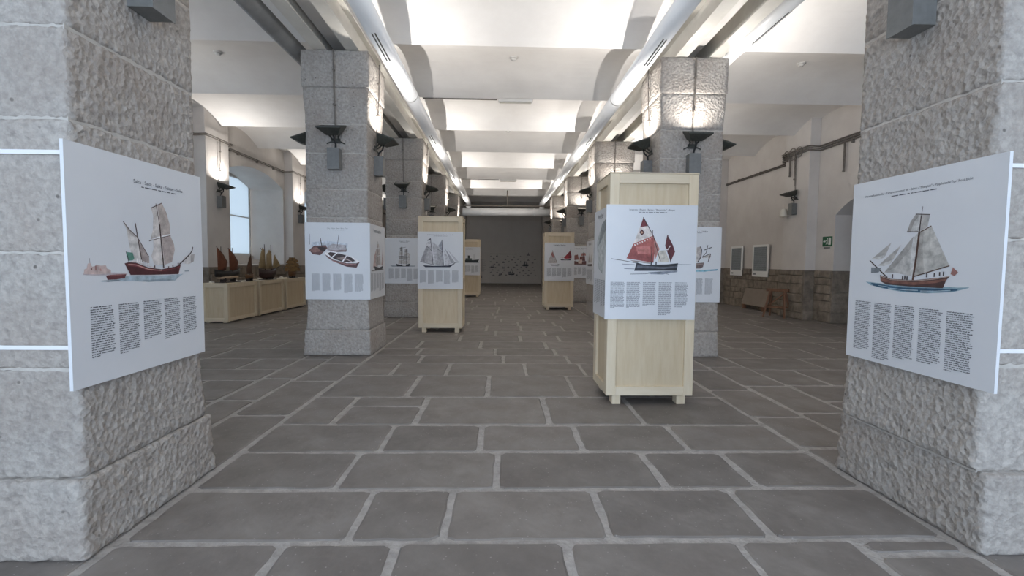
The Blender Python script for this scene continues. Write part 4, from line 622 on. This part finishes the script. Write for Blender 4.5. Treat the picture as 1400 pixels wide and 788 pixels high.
def board(key, W, H, loc, rotz, label, strap=None, letters=False, seed=1, rz=.0104):
    """printed side faces local -Y; origin = bottom centre of the printed face"""
    t = thing('exhibition_board', label, 'board', loc, rotz, 'printed ship boards')
    b = MB().box(-W/2, W/2, 0, .014, 0, H).build('board_panel', M_board, t)
    d = PR[key]; rg = random.Random(seed)
    mb, ms = print_mesh(d['items'], W, H); il = link('illustration', mb_noorient(mb, 'illustration', ms), t)
    cx, v, tw = d['title']
    o = link('title', text_mesh(d['text'], tw*W), t, ((cx-.5)*W, -.0012, (1-v)*H))
    # subtitle: a thin broken line of small type
    mb = MB(); sw = min(.30, tw*.72)*W; x = -.5*sw; z = (1-v)*H-.024
    while x < .5*sw:
        l = rg.uniform(.012, .045)
        mb.add([(x, -.001, z), (x+l, -.001, z), (x+l, -.001, z+.0045), (x, -.001, z+.0045)], [(0, 1, 2, 3)]); x += l+.007
    link('subtitle', mb_noorient(mb, 'subtitle', [M_text]), t, ((cx-.5)*W, 0, 0))
    for (u0, u1, v0, v1) in d['cols']:
        mb = MB(); lh = rz; z = (1-v0)*H; n = int((v1-v0)*H/lh); y = -.001
        for k in range(n):
            x = (u0-.5)*W; xe = (u1-.5)*W-rg.uniform(0, .014); zz = z-k*lh
            if k == n-1: xe = x+(xe-x)*rg.uniform(.2, .8)
            while x < xe-.004:
                l = min(rg.uniform(.008, .032), xe-x); hh = lh*.36
                if letters:
                    xx = x
                    while xx < x+l-.0015:
                        lw = min(rg.uniform(.0030, .0046), x+l-xx); up = hh*(1.45 if rg.random() < .25 else 1.0); dn = hh*(.35 if rg.random() < .1 else 0)
                        mb.add([(xx, y, zz-hh-dn), (xx+lw, y, zz-hh-dn), (xx+lw, y, zz-hh+up), (xx, y, zz-hh+up)], [(0, 1, 2, 3)]); xx += lw+.0008
                else:
                    mb.add([(x, y, zz-hh), (x+l, y, zz-hh), (x+l, y, zz), (x, y, zz)], [(0, 1, 2, 3)])
                x += l+.0035
        link('text_column', mb_noorient(mb, 'text_column', [M_text]), t)
    if strap:
        # white straps tied round the pillar hold the board
        pil = strap
        for z in (.175, H-.045):
            zc = loc[2]+z; m = MB(); sx_ = loc[0]-pil.location.x; hx, hy = (.416 if sx_ > 0 else .436), .411
            e = abs(sx_)-.006
            for (x0, x1, y0, y1) in ((-e, e, -hy-.004, -hy), (-hx, hx, hy, hy+.004), (-(hx+.004), -hx, -hy, hy) if sx_ > 0 else (hx, hx+.004, -hy, hy)):
                m.box(x0, x1, y0, y1, zc-.009, zc+.009)
            m.build('strap', M_strap, pil)
    return t
def mb_noorient(mb, name, mats):
    me = bpy.data.meshes.new(name); me.from_pydata(mb.v, [], mb.f)
    for m in mats: me.materials.append(m)
    if len(mats) > 1: me.polygons.foreach_set('material_index', mb.m)
    me.update(); return me
G = .022   # boards hang a little in front of the stone
SHI = .41; SF = .06
board('L1', .873, 1.043, (-1.783, 1.9755+.4365, .7415), R(90), 'white board of a red-hulled two-masted ship with a small rowing boat and castle', strap=PILLAR[(0, 0)], letters=True, seed=1)
board('R1', .873, 1.043, (2.153, 1.9506+.4365, .7456), R(-90), 'white board of a single-masted brown sloop on dark blue water', strap=PILLAR[(1, 0)], letters=True, seed=2)
board('L2', .873, 1.043, (-2.2045, 6.405, .7665), 0, 'white board of an open rowing boat drawn among moored boats', seed=3)
board('L2s', .873, 1.043, (CXL+SHI+G, PY[1]+.48, .765), R(90), 'white board of a pinkish brig, on the side of the rowing boat pillar', seed=4)
board('L3', .873, 1.043, (CXL+.01, PY[2]+SF-G, .78), 0, 'white board of a small grey square-rigged ship, partly behind the schooner crate', seed=5)
board('R2', .873, 1.043, (CXR+.01, PY[1]+SF-G, .765), 0, 'white board of a ship on turquoise water, partly behind the red-sailed boat crate', seed=6)
board('R3s', .873, 1.043, (CXR-SHI-.02-G, PY[2]+.48, .78), R(-90), 'white board on the nave side of the third pillar behind the red-sailed boat crate', seed=7)
board('R4', .873, 1.043, (CXR-.01, PY[3]+SF-G, .79), 0, 'white board of a brown caravel beside the tall crate with two small sails', seed=8)

# ---------------------------------------------------------------- tall plywood crates
def crate_faces(t, W, D, H, z0, rail, mid=None, sides=True, back=True):
    th = .026
    def face(M, w, midz=None):
        def B(name, x0, x1, za, zb, m):
            mb = MB(); mb.box(x0, x1, -th, 0, za, zb, M=M); return bevel(mb.build(name, m, t), .003)
        B('stile', -w/2, -w/2+rail, z0, z0+H, M_ply); B('stile', w/2-rail, w/2, z0, z0+H, M_ply)
        B('rail', -w/2+rail, w/2-rail, z0+H-rail, z0+H, M_plyh); B('rail', -w/2+rail, w/2-rail, z0, z0+rail, M_plyh)
        if midz: B('rail', -w/2+rail, w/2-rail, midz, midz+rail, M_plyh)
    I = Matrix.Identity(4)
    face(Matrix.Translation((0, -D/2+th, 0)), W)
    face(Matrix.Rotation(R(180), 4, 'Z') @ Matrix.Translation((0, -D/2+th, 0)), W)
    for s in (-90, 90): face(Matrix.Rotation(R(s), 4, 'Z') @ Matrix.Translation((0, -W/2+th, 0)), D-2*th, mid)
def tall_crate(loc, label, W=.80, D=.60, H=2.015):
    t = thing('display_crate', label, 'crate', loc, 0, 'tall plywood display crates')
    z0 = .085
    MB().box(-W/2+.025, W/2-.025, -D/2+.025, D/2-.025, z0+.002, z0+H-.004).build('crate_body', M_plyp, t)
    crate_faces(t, W, D, H, z0, .085, mid=.90)
    bevel(MB().box(-W/2-.004, W/2+.004, -D/2-.004, D/2+.004, z0+H, z0+H+.012).build('lid', M_plyh, t), .003)
    for sx in (-1, 1):
        for y in (-D/2+.07, D/2-.07):
            bevel(MB().box(sx*(W/2-.10)-.04, sx*(W/2-.10)+.04, y-.05, y+.05, 0, z0).build('foot', M_ply, t), .003)
    return t
C1 = (1.378, 4.195+.30, 0); C2 = (-1.082, 8.5+.30, 0); C3 = (-1.14, 17.2+.30, 0); C4 = (1.61, 12.7+.30, 0)
tall_crate(C1, 'tall plywood crate on feet bearing the board of the red-sailed boat')
tall_crate(C2, 'tall plywood crate on feet bearing the grey schooner board')
tall_crate(C3, 'tall plywood crate bearing the dark steamship board, farther along than the schooner crate')
tall_crate(C4, 'tall plywood crate bearing the board with two small sailing boats')
board('C1', .8225, 1.033, (1.358, C1[1]-.30-.0145, .789), 0, 'white board of a red-sailed fishing boat with black hull', seed=9)
board('C1s', .58, 1.02, (C1[0]-.40-.0145, C1[1]+.0, .79), R(-90), 'white board of a grey boat on the side of the red-sailed boat crate', seed=10)
board('C2', .815, 1.033, (C2[0], C2[1]-.30-.0145, .80), 0, 'white board of a grey two-masted schooner on a plywood crate', seed=11)
board('C3', .815, 1.033, (C3[0], C3[1]-.30-.0145, .80), 0, 'white board of a dark steamship with one funnel', seed=12)
board('C4', .815, 1.033, (C4[0], C4[1]-.30-.0145, .80), 0, 'white board of two small sailing boats, one with a red sail', seed=13)
# ---------------------------------------------------------------- banner on the far wall
t = thing('wall_banner', 'large white banner printed with many small ships on the far wall', 'banner', (.52, YE-.02, .04))
BW, BH = 4.05, 2.5
MB().box(-2.35, 2.1, 0, .012, 0, 3.75).build('banner_sheet', M_backdrop, t)
bevel(MB().box(-2.35, 2.1, -.006, .014, -.03, .02).build('bottom_bar', M_frame, t), .003)
rg = random.Random(3); mb = MB(); y = -.003
px = lambda u, v: ((u-.5)*BW, (1-v)*BH)
def ship_mark(u, v, s, mi=0):
    x, z = px(u, v)
    mb.add([(x-s, y, z), (x-s*.8, y, z-s*.35), (x+s*.8, y, z-s*.35), (x+s, y, z)], [(0, 1, 2, 3)], 0)
    n = rg.choice((1, 2, 2, 3))
    for k in range(n):
        xx = x-s*.7+1.4*s*(k+.5)/n; hh = s*rg.uniform(.7, 1.5)
        mb.add([(xx-s*.4, y, z+s*.1), (xx+s*.35, y, z+s*.1), (xx+s*.1, y, z+hh)], [(0, 1, 2)], rg.choice((1, 1, 2)))
spots = []
for r_ in range(8):
    for c_ in range(8):
        if rg.random() < .06: continue
        spots.append((.20+.70*(c_+.5*(r_ % 2)+rg.uniform(.15, .55))/8, .34+.52*(r_+rg.uniform(.3, .7))/8))
for u, v in spots: ship_mark(u, v, rg.uniform(.05, .08))
for u, v, s in ((.055, .36, .15), (.075, .86, .13), (.75, .57, .19), (.54, .78, .2), (.79, .32, .11), (.38, .80, .1), (.26, .62, .12)): ship_mark(u, v, s)
for u in range(9):
    a, b = px(.22+u*.045, .30), px(.255+u*.045, .312)
    mb.add([(a[0], y, a[1]), (b[0], y, a[1]), (b[0], y, b[1]), (a[0], y, b[1])], [(0, 1, 2, 3)], 1)
for k in range(24):
    a, b = px(.03, .44+k*.0125), px(.10+.07*rg.random(), .445+k*.0125)
    mb.add([(a[0], y, a[1]), (b[0], y, a[1]), (b[0], y, b[1]), (a[0], y, b[1])], [(0, 1, 2, 3)], 2)
tag(link('printed_ships', mb_noorient(mb, 'printed_ships', [flat('3a3a40'), flat('7a7878'), flat('a5a2a4')]), t), kind='stuff')

# ---------------------------------------------------------------- low crates with ship models along the window wall
def low_crate(loc, L, label, W=.52, H=.77):
    t = thing('low_crate', label, 'crate', loc, 0, 'low plywood crates under the ship models')
    MB().box(-W/2+.025, W/2-.025, -L/2+.025, L/2-.025, .032, .03+H-.004).build('crate_body', M_plyp, t)
    crate_faces(t, W, L, H, .03, .075)
    bevel(MB().box(-W/2-.003, W/2+.003, -L/2-.003, L/2+.003, .03+H, .03+H+.012).build('lid', M_plyh, t), .003)
    for sx in (-1, 1):
        for sy in (-1, 1): MB().box(sx*(W/2-.09)-.04, sx*(W/2-.09)+.04, sy*(L/2-.1)-.05, sy*(L/2-.1)+.05, 0, .03).build('foot', M_ply, t)
    return t
CX = -5.78
low_crate((CX, 10.17, 0), 1.17, 'low plywood crate under the brown-sailed model and the small dark lateen model')
low_crate((CX, 11.46, 0), 1.22, 'low plywood crate under the cream-sailed schooner model')
low_crate((CX, 12.79, 0), 1.2, 'low plywood crate under the small golden-brown ship model')
ZT = .812
M_hullb = mat('hull_black', '1f1c1a', '2c2825', .4, 20); M_hullr = mat('hull_maroon', '2c1a1c', '3a2224', .4, 20); M_hullw = mat('hull_brown', '5a3c22', '6f4c2c', .5, 20)
M_sailb = mat('sail_brown', '673a26', '77462e', .8, 10); M_saild = mat('sail_dark', '4d3524', '5b4030', .8, 10); M_sailc = mat('sail_cream', '9d8763', 'ad9872', .8, 8); M_sailg = mat('sail_golden', '84653f', '95744a', .8, 10)
M_mast = mat('mast_wood', '3a2a1c', '4a3524', .5, 20); M_base = mat('base_dark', '231a15', '2e231c', .5, 20); M_label = mat('card_white', 'd9d4c8', None, .6); M_hullu = mat('hull_underside', 'b79f86', 'c4ad94', .5, 20)
def hull(mb, L, B, D, sheer, fine=2.2, mi=0, n=17):
    rings = []
    for i in range(n):
        t = -1+2*i/(n-1); b = B/2*max(.03, (1-abs(t)**fine)); g = D+sheer*t*t+(.25*sheer if t > .6 else 0); k = D*.42*abs(t)**3
        y = t*L/2
        sec = [(0, k), (b*.55, k+(g-k)*.12), (b*.9, k+(g-k)*.45), (b, g), (b*.93, g), (b*.9, g-.012), (-b*.9, g-.012), (-b*.93, g), (-b, g), (-b*.9, k+(g-k)*.45), (-b*.55, k+(g-k)*.12)]
        rings.append([(x, y, z) for x, z in sec])
    m = len(rings[0]); V = [p for r_ in rings for p in r_]; F = []
    for i in range(n-1):
        for k in range(m): F.append((i*m+k, i*m+(k+1) % m, (i+1)*m+(k+1) % m, (i+1)*m+k))
    F += [list(range(m)), list(range((n-1)*m, n*m))[::-1]]
    mb.add(V, F, mi)
def sail(mb, pts, belly=.03, mi=0):
    """fore-and-aft sail from outline (y,z), bellied in x, with thickness"""
    n = len(pts); cy = sum(p[0] for p in pts)/n; cz = sum(p[1] for p in pts)/n
    mid = [((p[0]+cy)/2, (p[1]+cz)/2) for p in pts]
    for off in (0,):
        V = [(0, y, z) for y, z in pts]+[(belly*.75, y, z) for y, z in mid]+[(belly, cy, cz)]
        V += [(x+.004, y, z) for x, y, z in V]; N = 2*n+1; F = []
        for k, base in enumerate((0, N)):
            for i in range(n):
                j = (i+1) % n
                F.append((base+i, base+j, base+n+j, base+n+i)); F.append((base+n+i, base+n+j, base+2*n))
        for i in range(n):
            j = (i+1) % n; F.append((i, j, N+j, N+i))
        mb.add(V, F, mi)
def ship(loc, label, name='ship_model', rot=0): return thing(name, label, 'ship model', loc, rot, 'ship models on the low crates')
def cradle(t, L, zk, wide=.14):
    bevel(MB().box(-wide/2-.03, wide/2+.03, -L/2, L/2, 0, .014).build('base_board', M_base, t), .003)
    for y in (-L*.28, L*.28):
        MB().prism([(-wide*.4, .014), (wide*.4, .014), (wide*.45, zk+.035), (wide*.2, zk+.004), (-wide*.2, zk+.004), (-wide*.45, zk+.035)], y-.012, y+.012).build('cradle', M_base, t)
# two-masted brown lug-sailed boat
t = ship((CX+.03, 10.02, ZT), 'ship model with two brown sails and black hull on the first low crate'); cradle(t, .62, .07)
mb = MB(); hull(mb, .92, .20, .16, .05); o = mb.build('hull', M_hullb, t, True, (0, 0, .072))
mb = MB(); hull(mb, .80, .17, .07, .0); mb.build('underwater_hull', M_hullu, t, True, (0, 0, .066))
for (y0, s) in ((-.24, 1.0), (.17, .98)):
    MB().tube([(0, y0, .2), (0, y0+.012, .75*s)], [.010, .006], 6).build('mast', M_mast, t)
    mb = MB(); sail(mb, [(y0-.13, .27), (y0-.15, .73*s), (y0+.04, .60*s), (y0+.21, .42), (y0+.15, .27), (y0+.02, .24)], .03); mb.build('sail', M_sailb, t, True, (.012, 0, 0))
    MB().tube([(.012, y0-.16, .74*s), (.012, y0+.04, .61*s), (.012, y0+.21, .43)], .006, 6).build('yard', M_mast, t)
MB().tube([(0, .40, .26), (0, .55, .30)], .007, 6).build('bowsprit', M_mast, t)
# small dark lateen model
t = ship((CX+.16, 10.62, ZT), 'small ship model with one dark lateen sail on the end of the first low crate'); cradle(t, .24, .05, .09)
mb = MB(); hull(mb, .34, .09, .09, .03); mb.build('hull', M_hullw, t, True, (0, 0, .05))
MB().tube([(0, .0, .12), (0, -.01, .52)], [.007, .004], 6).build('mast', M_mast, t)
mb = MB(); sail(mb, [(-.13, .17), (-.10, .33), (.06, .60), (.085, .50), (.09, .17)], .02); mb.build('sail', M_saild, t, True, (.008, 0, 0))
MB().tube([(.008, -.15, .19), (.008, -.10, .34), (.008, .065, .62)], .005, 6).build('yard', M_mast, t)
# cream schooner
t = ship((CX+.08, 11.62, ZT), 'ship model of a cream-sailed two-masted schooner with maroon hull'); cradle(t, .5, .02)
mb = MB(); hull(mb, .86, .19, .20, .05); mb.build('hull', M_hullr, t, True, (0, 0, .02))
for y0 in (-.12, .20):
    MB().tube([(0, y0, .2), (0, y0-.03, .86)], [.012, .006], 6).build('mast', M_mast, t)
mb = MB(); sail(mb, [(-.46, .30), (-.36, .62), (-.26, .78), (-.15, .70), (-.125, .27)], .03); mb.build('sail', M_sailc, t, True, (.008, 0, 0))
mb = MB(); sail(mb, [(-.10, .27), (-.08, .60), (.06, .74), (.17, .66), (.19, .27)], .03); mb.build('sail', M_sailc, t, True, (.008, 0, 0))
mb = MB(); sail(mb, [(.22, .27), (.30, .58), (.36, .62), (.48, .30)], .03); mb.build('sail', M_sailc, t, True, (.008, 0, 0))
mb = MB(); sail(mb, [(.40, .30), (.39, .56), (.64, .34)], .02); mb.build('sail', M_sailc, t, True, (.012, 0, 0))
MB().tube([(0, .36, .25), (0, .66, .34)], [.010, .005], 6).build('bowsprit', M_mast, t)
for a, b in (((0, -.48, .29), (0, -.12, .27)), ((0, -.09, .27), (0, .19, .27)), ((0, -.15, .66), (0, -.34, .76))): MB().tube([a, b], .006, 6).build('boom', M_mast, t)
# golden square-rigger seen end on
t = ship((CX+.17, 12.76, ZT), 'small golden-brown ship model with square sails on the third low crate'); cradle(t, .3, .03, .11)
mb = MB(); hull(mb, .46, .15, .13, .05, 2.6); mb.build('hull', M_hullw, t, True, (0, 0, .03))
for y0, s in ((-.13, .85), (.0, 1.0), (.13, .9)):
    MB().tube([(0, y0, .12), (0, y0, .56*s)], [.008, .004], 6).build('mast', M_mast, t)
    for z0, z1, w0, w1 in ((.19, .30, .15, .13), (.32, .42, .13, .11), (.44, .53, .11, .08)):
        z0, z1 = z0*s+.02, z1*s+.02
        V = []
        for dz, ww in ((0, w0), (.5, (w0+w1)/2*1.02), (1, w1)):
            for xx in (-1, -.33, .33, 1): V.append((xx*ww, y0+.03*(1-xx*xx)*.9*math.sin(math.pi*(.25+.5*dz))+.008, z0+(z1-z0)*dz))
        V += [(x, y+.004, z) for x, y, z in V]; F = []
        for b in (0, 12):
            for r_ in range(2):
                for c in range(3): i = b+r_*4+c; F.append((i, i+1, i+5, i+4))
        ring = [0, 1, 2, 3, 7, 11, 10, 9, 8, 4]
        for a, b in zip(ring, ring[1:]+ring[:1]): F.append((a, b, 12+b, 12+a))
        MB().add(V, F).build('sail', M_sailg, t)
        MB().tube([(-w1*1.05, y0, z1), (w1*1.05, y0, z1)], .004, 6).build('yard', M_mast, t)
for (y, lab) in ((9.85, 'white label card on the first low crate in front of the brown-sailed model'), (10.70, 'white label card on the first low crate beside the small lateen model'), (11.75, 'white label card on the second low crate by the schooner model'), (12.95, 'white label card on the third low crate by the golden-brown model')):
    tag(bevel(MB().prism([(-.03, 0), (.035, 0), (-.02, .035)], -.06, .06).build('label_card', M_label, None, False, (CX-.20, y, ZT+.0005)), .001), lab, 'card', 'label cards on the low crates')

# ---------------------------------------------------------------- wall conduits
def wall_path(xw, xp, z, y0, y1, s):
    pts = [(xw, y0, z)]
    for py in PY:
        if y0 < py < y1:
            pts += [(xw, py-.06, z), (xp, py-.04, z+.015), (xp, py+.98, z+.015), (xw, py+1.0, z)]
    return pts+[(xw, y1, z)]
t = wl
for dz, dx in ((0, 0), (.035, .01)): MB().tube(wall_path(XL+.04+dx, PL+.045+dx, 4.05+dz, YB+.1, YE-.1, 1), .014, 6).build('cable', M_conduit, t, True)
for y in [3+.95*k for k in range(24)]:
    if not any(p-.1 < y < p+1.1 for p in PY): MB().box(XL, XL+.07, y-.012, y+.012, 4.01, 4.07).build('clip', M_conduit, t)
t = wr
for k in range(3): MB().tube(wall_path(XR-.04-.01*k, PRT-.045-.01*k, 3.93+.045*k, YB+.1, PY[2]+.86, 1)[:-1]+[(PRT-.045-.01*k, PY[2]+.86, 3.945+.045*k)], .018, 6).build('cable', M_conduit, t, True)
for k in range(2): MB().tube([(PRT-.045, PY[2]+.78, 3.86+.04*k), (PRT-.045, PY[2]+.98, 3.86+.04*k), (XR-.04, PY[2]+1.0, 3.85+.04*k), (XR-.04, YE-.1, 3.85+.04*k)], .016, 6).build('cable', M_conduit, t, True)
for (yc, rr) in ((PY[2]+.80, .12), (PY[2]+.55, .14), (PY[2]+.30, .12)):
    pts = [(PRT-.07, yc+rr*math.cos(a), 3.97+rr*math.sin(a)) for a in [i*math.pi/8 for i in range(17)]]
    MB().tube(pts, .012, 6).build('cable_loop', M_conduit, t, True)
for y, z in ((PY[2]+.66, 3.45), (DOOR_Y+.90, 3.3)):
    xx = PRT-.05 if y > PY[2] else XR-.05
    MB().tube([(xx, y, 3.93), (xx, y, z+.03), (xx-.005, y, z)], [.022, .022, .03], 8).build('drop_tube', M_conduit, t, True)
MB().tube([(PRT-.03, PY[2]+.47, 3.93), (PRT-.03, PY[2]+.47, 3.2)], .014, 6).build('drop_tube', M_conduit, t)
for y in (DOOR_Y+.7, DOOR_Y-.2, 13.2, 14.4): MB().box(XR-.06, XR, y-.015, y+.015, 3.86, 3.92).build('clip', M_conduit, t)
# white alarm sounder under the door-wall lamp
t = thing('alarm_bell', 'white bell-shaped sounder beside the lamp box on the door wall pilaster', 'alarm', (PRT, PY[2]+.74, 2.48))
m_ = MB(); prof = [(.0, 0), (.10, 0), (.105, .02), (.09, .1), (.06, .19), (.0, .21)]
V = []; F = []
for k in range(16):
    a = 2*math.pi*k/16
    V += [(-.11+r_*math.cos(a), r_*math.sin(a), z) for r_, z in prof]
np_ = len(prof)
for k in range(16):
    for i in range(np_-1): F.append((k*np_+i, k*np_+i+1, ((k+1) % 16)*np_+i+1, ((k+1) % 16)*np_+i))
m_.add(V, F).build('bell', M_label, t, True); MB().box(-.06, 0, -.03, .03, .04, .16).build('bell_mount', M_label, t)
# exit sign
t = thing('exit_sign', 'small green emergency exit sign on the wall beside the arched door', 'sign', (XR, DOOR_Y+1.36, 1.72), R(-90))
M_green = mat('sign_green', '0d5a35', '106039', .4, 5); M_white = mat('sign_white', 'dfe6e0', None, .5)
MB().box(-.15, .15, -.012, 0, 0, .22).build('sign_plate', M_green, t)
mb = MB(); yy = -.0135
def q(x0, x1, z0, z1): mb.add([(x0, yy, z0), (x1, yy, z0), (x1, yy, z1), (x0, yy, z1)], [(0, 1, 2, 3)])
q(.045, .12, .03, .19); mb.add([(-.13, yy, .11), (-.085, yy, .15), (-.085, yy, .07)], [(0, 1, 2)]); q(-.085, -.05, .095, .125)
q(-.02, .015, .09, .15); q(-.005, .02, .155, .18)
mb.add([(-.02, yy, .09), (-.005, yy, .09), (-.03, yy, .04), (-.045, yy, .04)], [(0, 1, 2, 3)]); mb.add([(0, yy, .09), (.015, yy, .09), (.04, yy, .045), (.028, yy, .04)], [(0, 1, 2, 3)]); q(-.045, -.02, .12, .135)
link('pictogram', mb_noorient(mb, 'pictogram', [M_white]), t)
MB().box(-.09, .09, -.02, 0, -.045, -.02).build('lower_plate', M_box, t)
# framed posters on the right wall
M_grey = mat('poster_print', '8d9396', '9aa0a2', .6, 6)
for (yc, w_, lab) in ((12.97, .80, 'white-bordered grey text poster on the door wall, nearer the folded trestle'), (14.30, .72, 'white-bordered grey text poster on the door wall, farther from the folded trestle')):
    t = thing('wall_poster', lab, 'poster', (XR-.06, yc, .95), R(-90), 'grey posters on the door wall')
    MB().box(-w_/2, w_/2, -.02, 0, 0, .90).build('poster_board', M_poster, t)
    MB().box(-w_/2+.07, w_/2-.07, -.0215, -.02, .16, .84).build('poster_print', M_grey, t)
    mb = MB(); rg = random.Random(int(yc*10))
    for k in range(20):
        z = .81-.032*k; x = -w_/2+.09
        while x < w_/2-.1:
            l = rg.uniform(.05, .16); l = min(l, w_/2-.09-x); mb.add([(x, -.0225, z), (x+l, -.0225, z), (x+l, -.0225, z+.012), (x, -.0225, z+.012)], [(0, 1, 2, 3)]); x += l+.02
    link('poster_text', mb_noorient(mb, 'poster_text', [flat('666c70')]), t)
    mb = MB(); mb.add([(-w_/2+.08, -.021, .05), (-w_/2+.2, -.021, .05), (-w_/2+.2, -.021, .09), (-w_/2+.08, -.021, .09)], [(0, 1, 2, 3)]); link('poster_logo', mb_noorient(mb, 'poster_logo', [flat('7a7d80')]), t)
# board leaning against the wall, and wooden trestle
t = thing('leaning_board', 'plain brown-grey board leaning at the foot of the door wall', 'board', (XR-.175, 13.05, .12), R(-90))
Mx = Matrix.Rotation(R(-14), 4, 'X')
MB().box(-.66, .66, -.012, .012, 0, .50, M=Mx).build('board_panel', mat('kraft_board', '8b7f73', '93877b', .7, 4), t)
for x in (-.5, .5): MB().box(x-.035, x+.035, -.04, .04, -.12, .012).build('foot', M_rust, t)
t = thing('folding_trestle', 'reddish-brown wooden folding trestle standing by the door wall pilaster', 'trestle', (6.86, 11.35, 0), R(-50))
for y0, y1 in ((-.22, -.03), (.22, .03)):
    for x0, x1 in ((-.24, -.16), (.24, .16)):
        MB().tube([(x0, y0, 0), (x1, y1, .66)], .026, 4).build('leg', M_rust, t)
    MB().tube([(-.21, y0*.68, .24), (.21, y0*.68, .24)], .018, 4).build('stretcher', M_rust, t)
bevel(MB().box(-.25, .25, -.045, .045, .63, .70).build('top_rail', M_rust, t), .004)
MB().tube([(-.21, -.15, .24), (.18, -.06, .60)], .016, 4).build('brace', M_rust, t)
# ---------------------------------------------------------------- ceiling strip lamps and detectors
for y, lab in ((V0+SPAN, 'slim unlit strip lamp under the nave vault over the schooner crate'), (V0+5*SPAN, 'slim unlit strip lamp under the far nave vault')):
    t = thing('strip_lamp', lab, 'lamp', (.24, y, ZV-.005), 0, 'strip lamps in the nave')
    bevel(MB().box(-.30, .36, -.05, .05, -.06, 0).build('lamp_body', M_frame, t), .008)
    MB().tube([(-.27, 0, -.07), (.33, 0, -.07)], .014, 10).build('fluorescent_tube', M_label, t, True)
    MB().box(-1.75, -.32, -.012, .012, -.02, .0).build('cable_tray', M_conduit, t)
for (x, y, lab) in ((.2, V0+SPAN*.47, 'small white ceiling detector on the nave vault before the strip lamp'), (-4.7, V0+SPAN*.48, 'small white ceiling detector over the window aisle'), (5.1, V0+SPAN*.47, 'small white ceiling detector over the door-side aisle'), (.18, V0+SPAN*2.46, 'small white ceiling detector on the nave vault beyond the strip lamp')):
    t = thing('ceiling_detector', lab, 'detector', (x, y, vault_z(y)-.004), 0, 'ceiling detectors')
    MB().tube([(0, 0, .02), (0, 0, -.015)], .07, 16).build('base', M_frame, t, True)
    MB().tube([(0, 0, -.015), (0, 0, -.045)], [.05, .04], 16).build('sensor_head', M_frame, t, True)
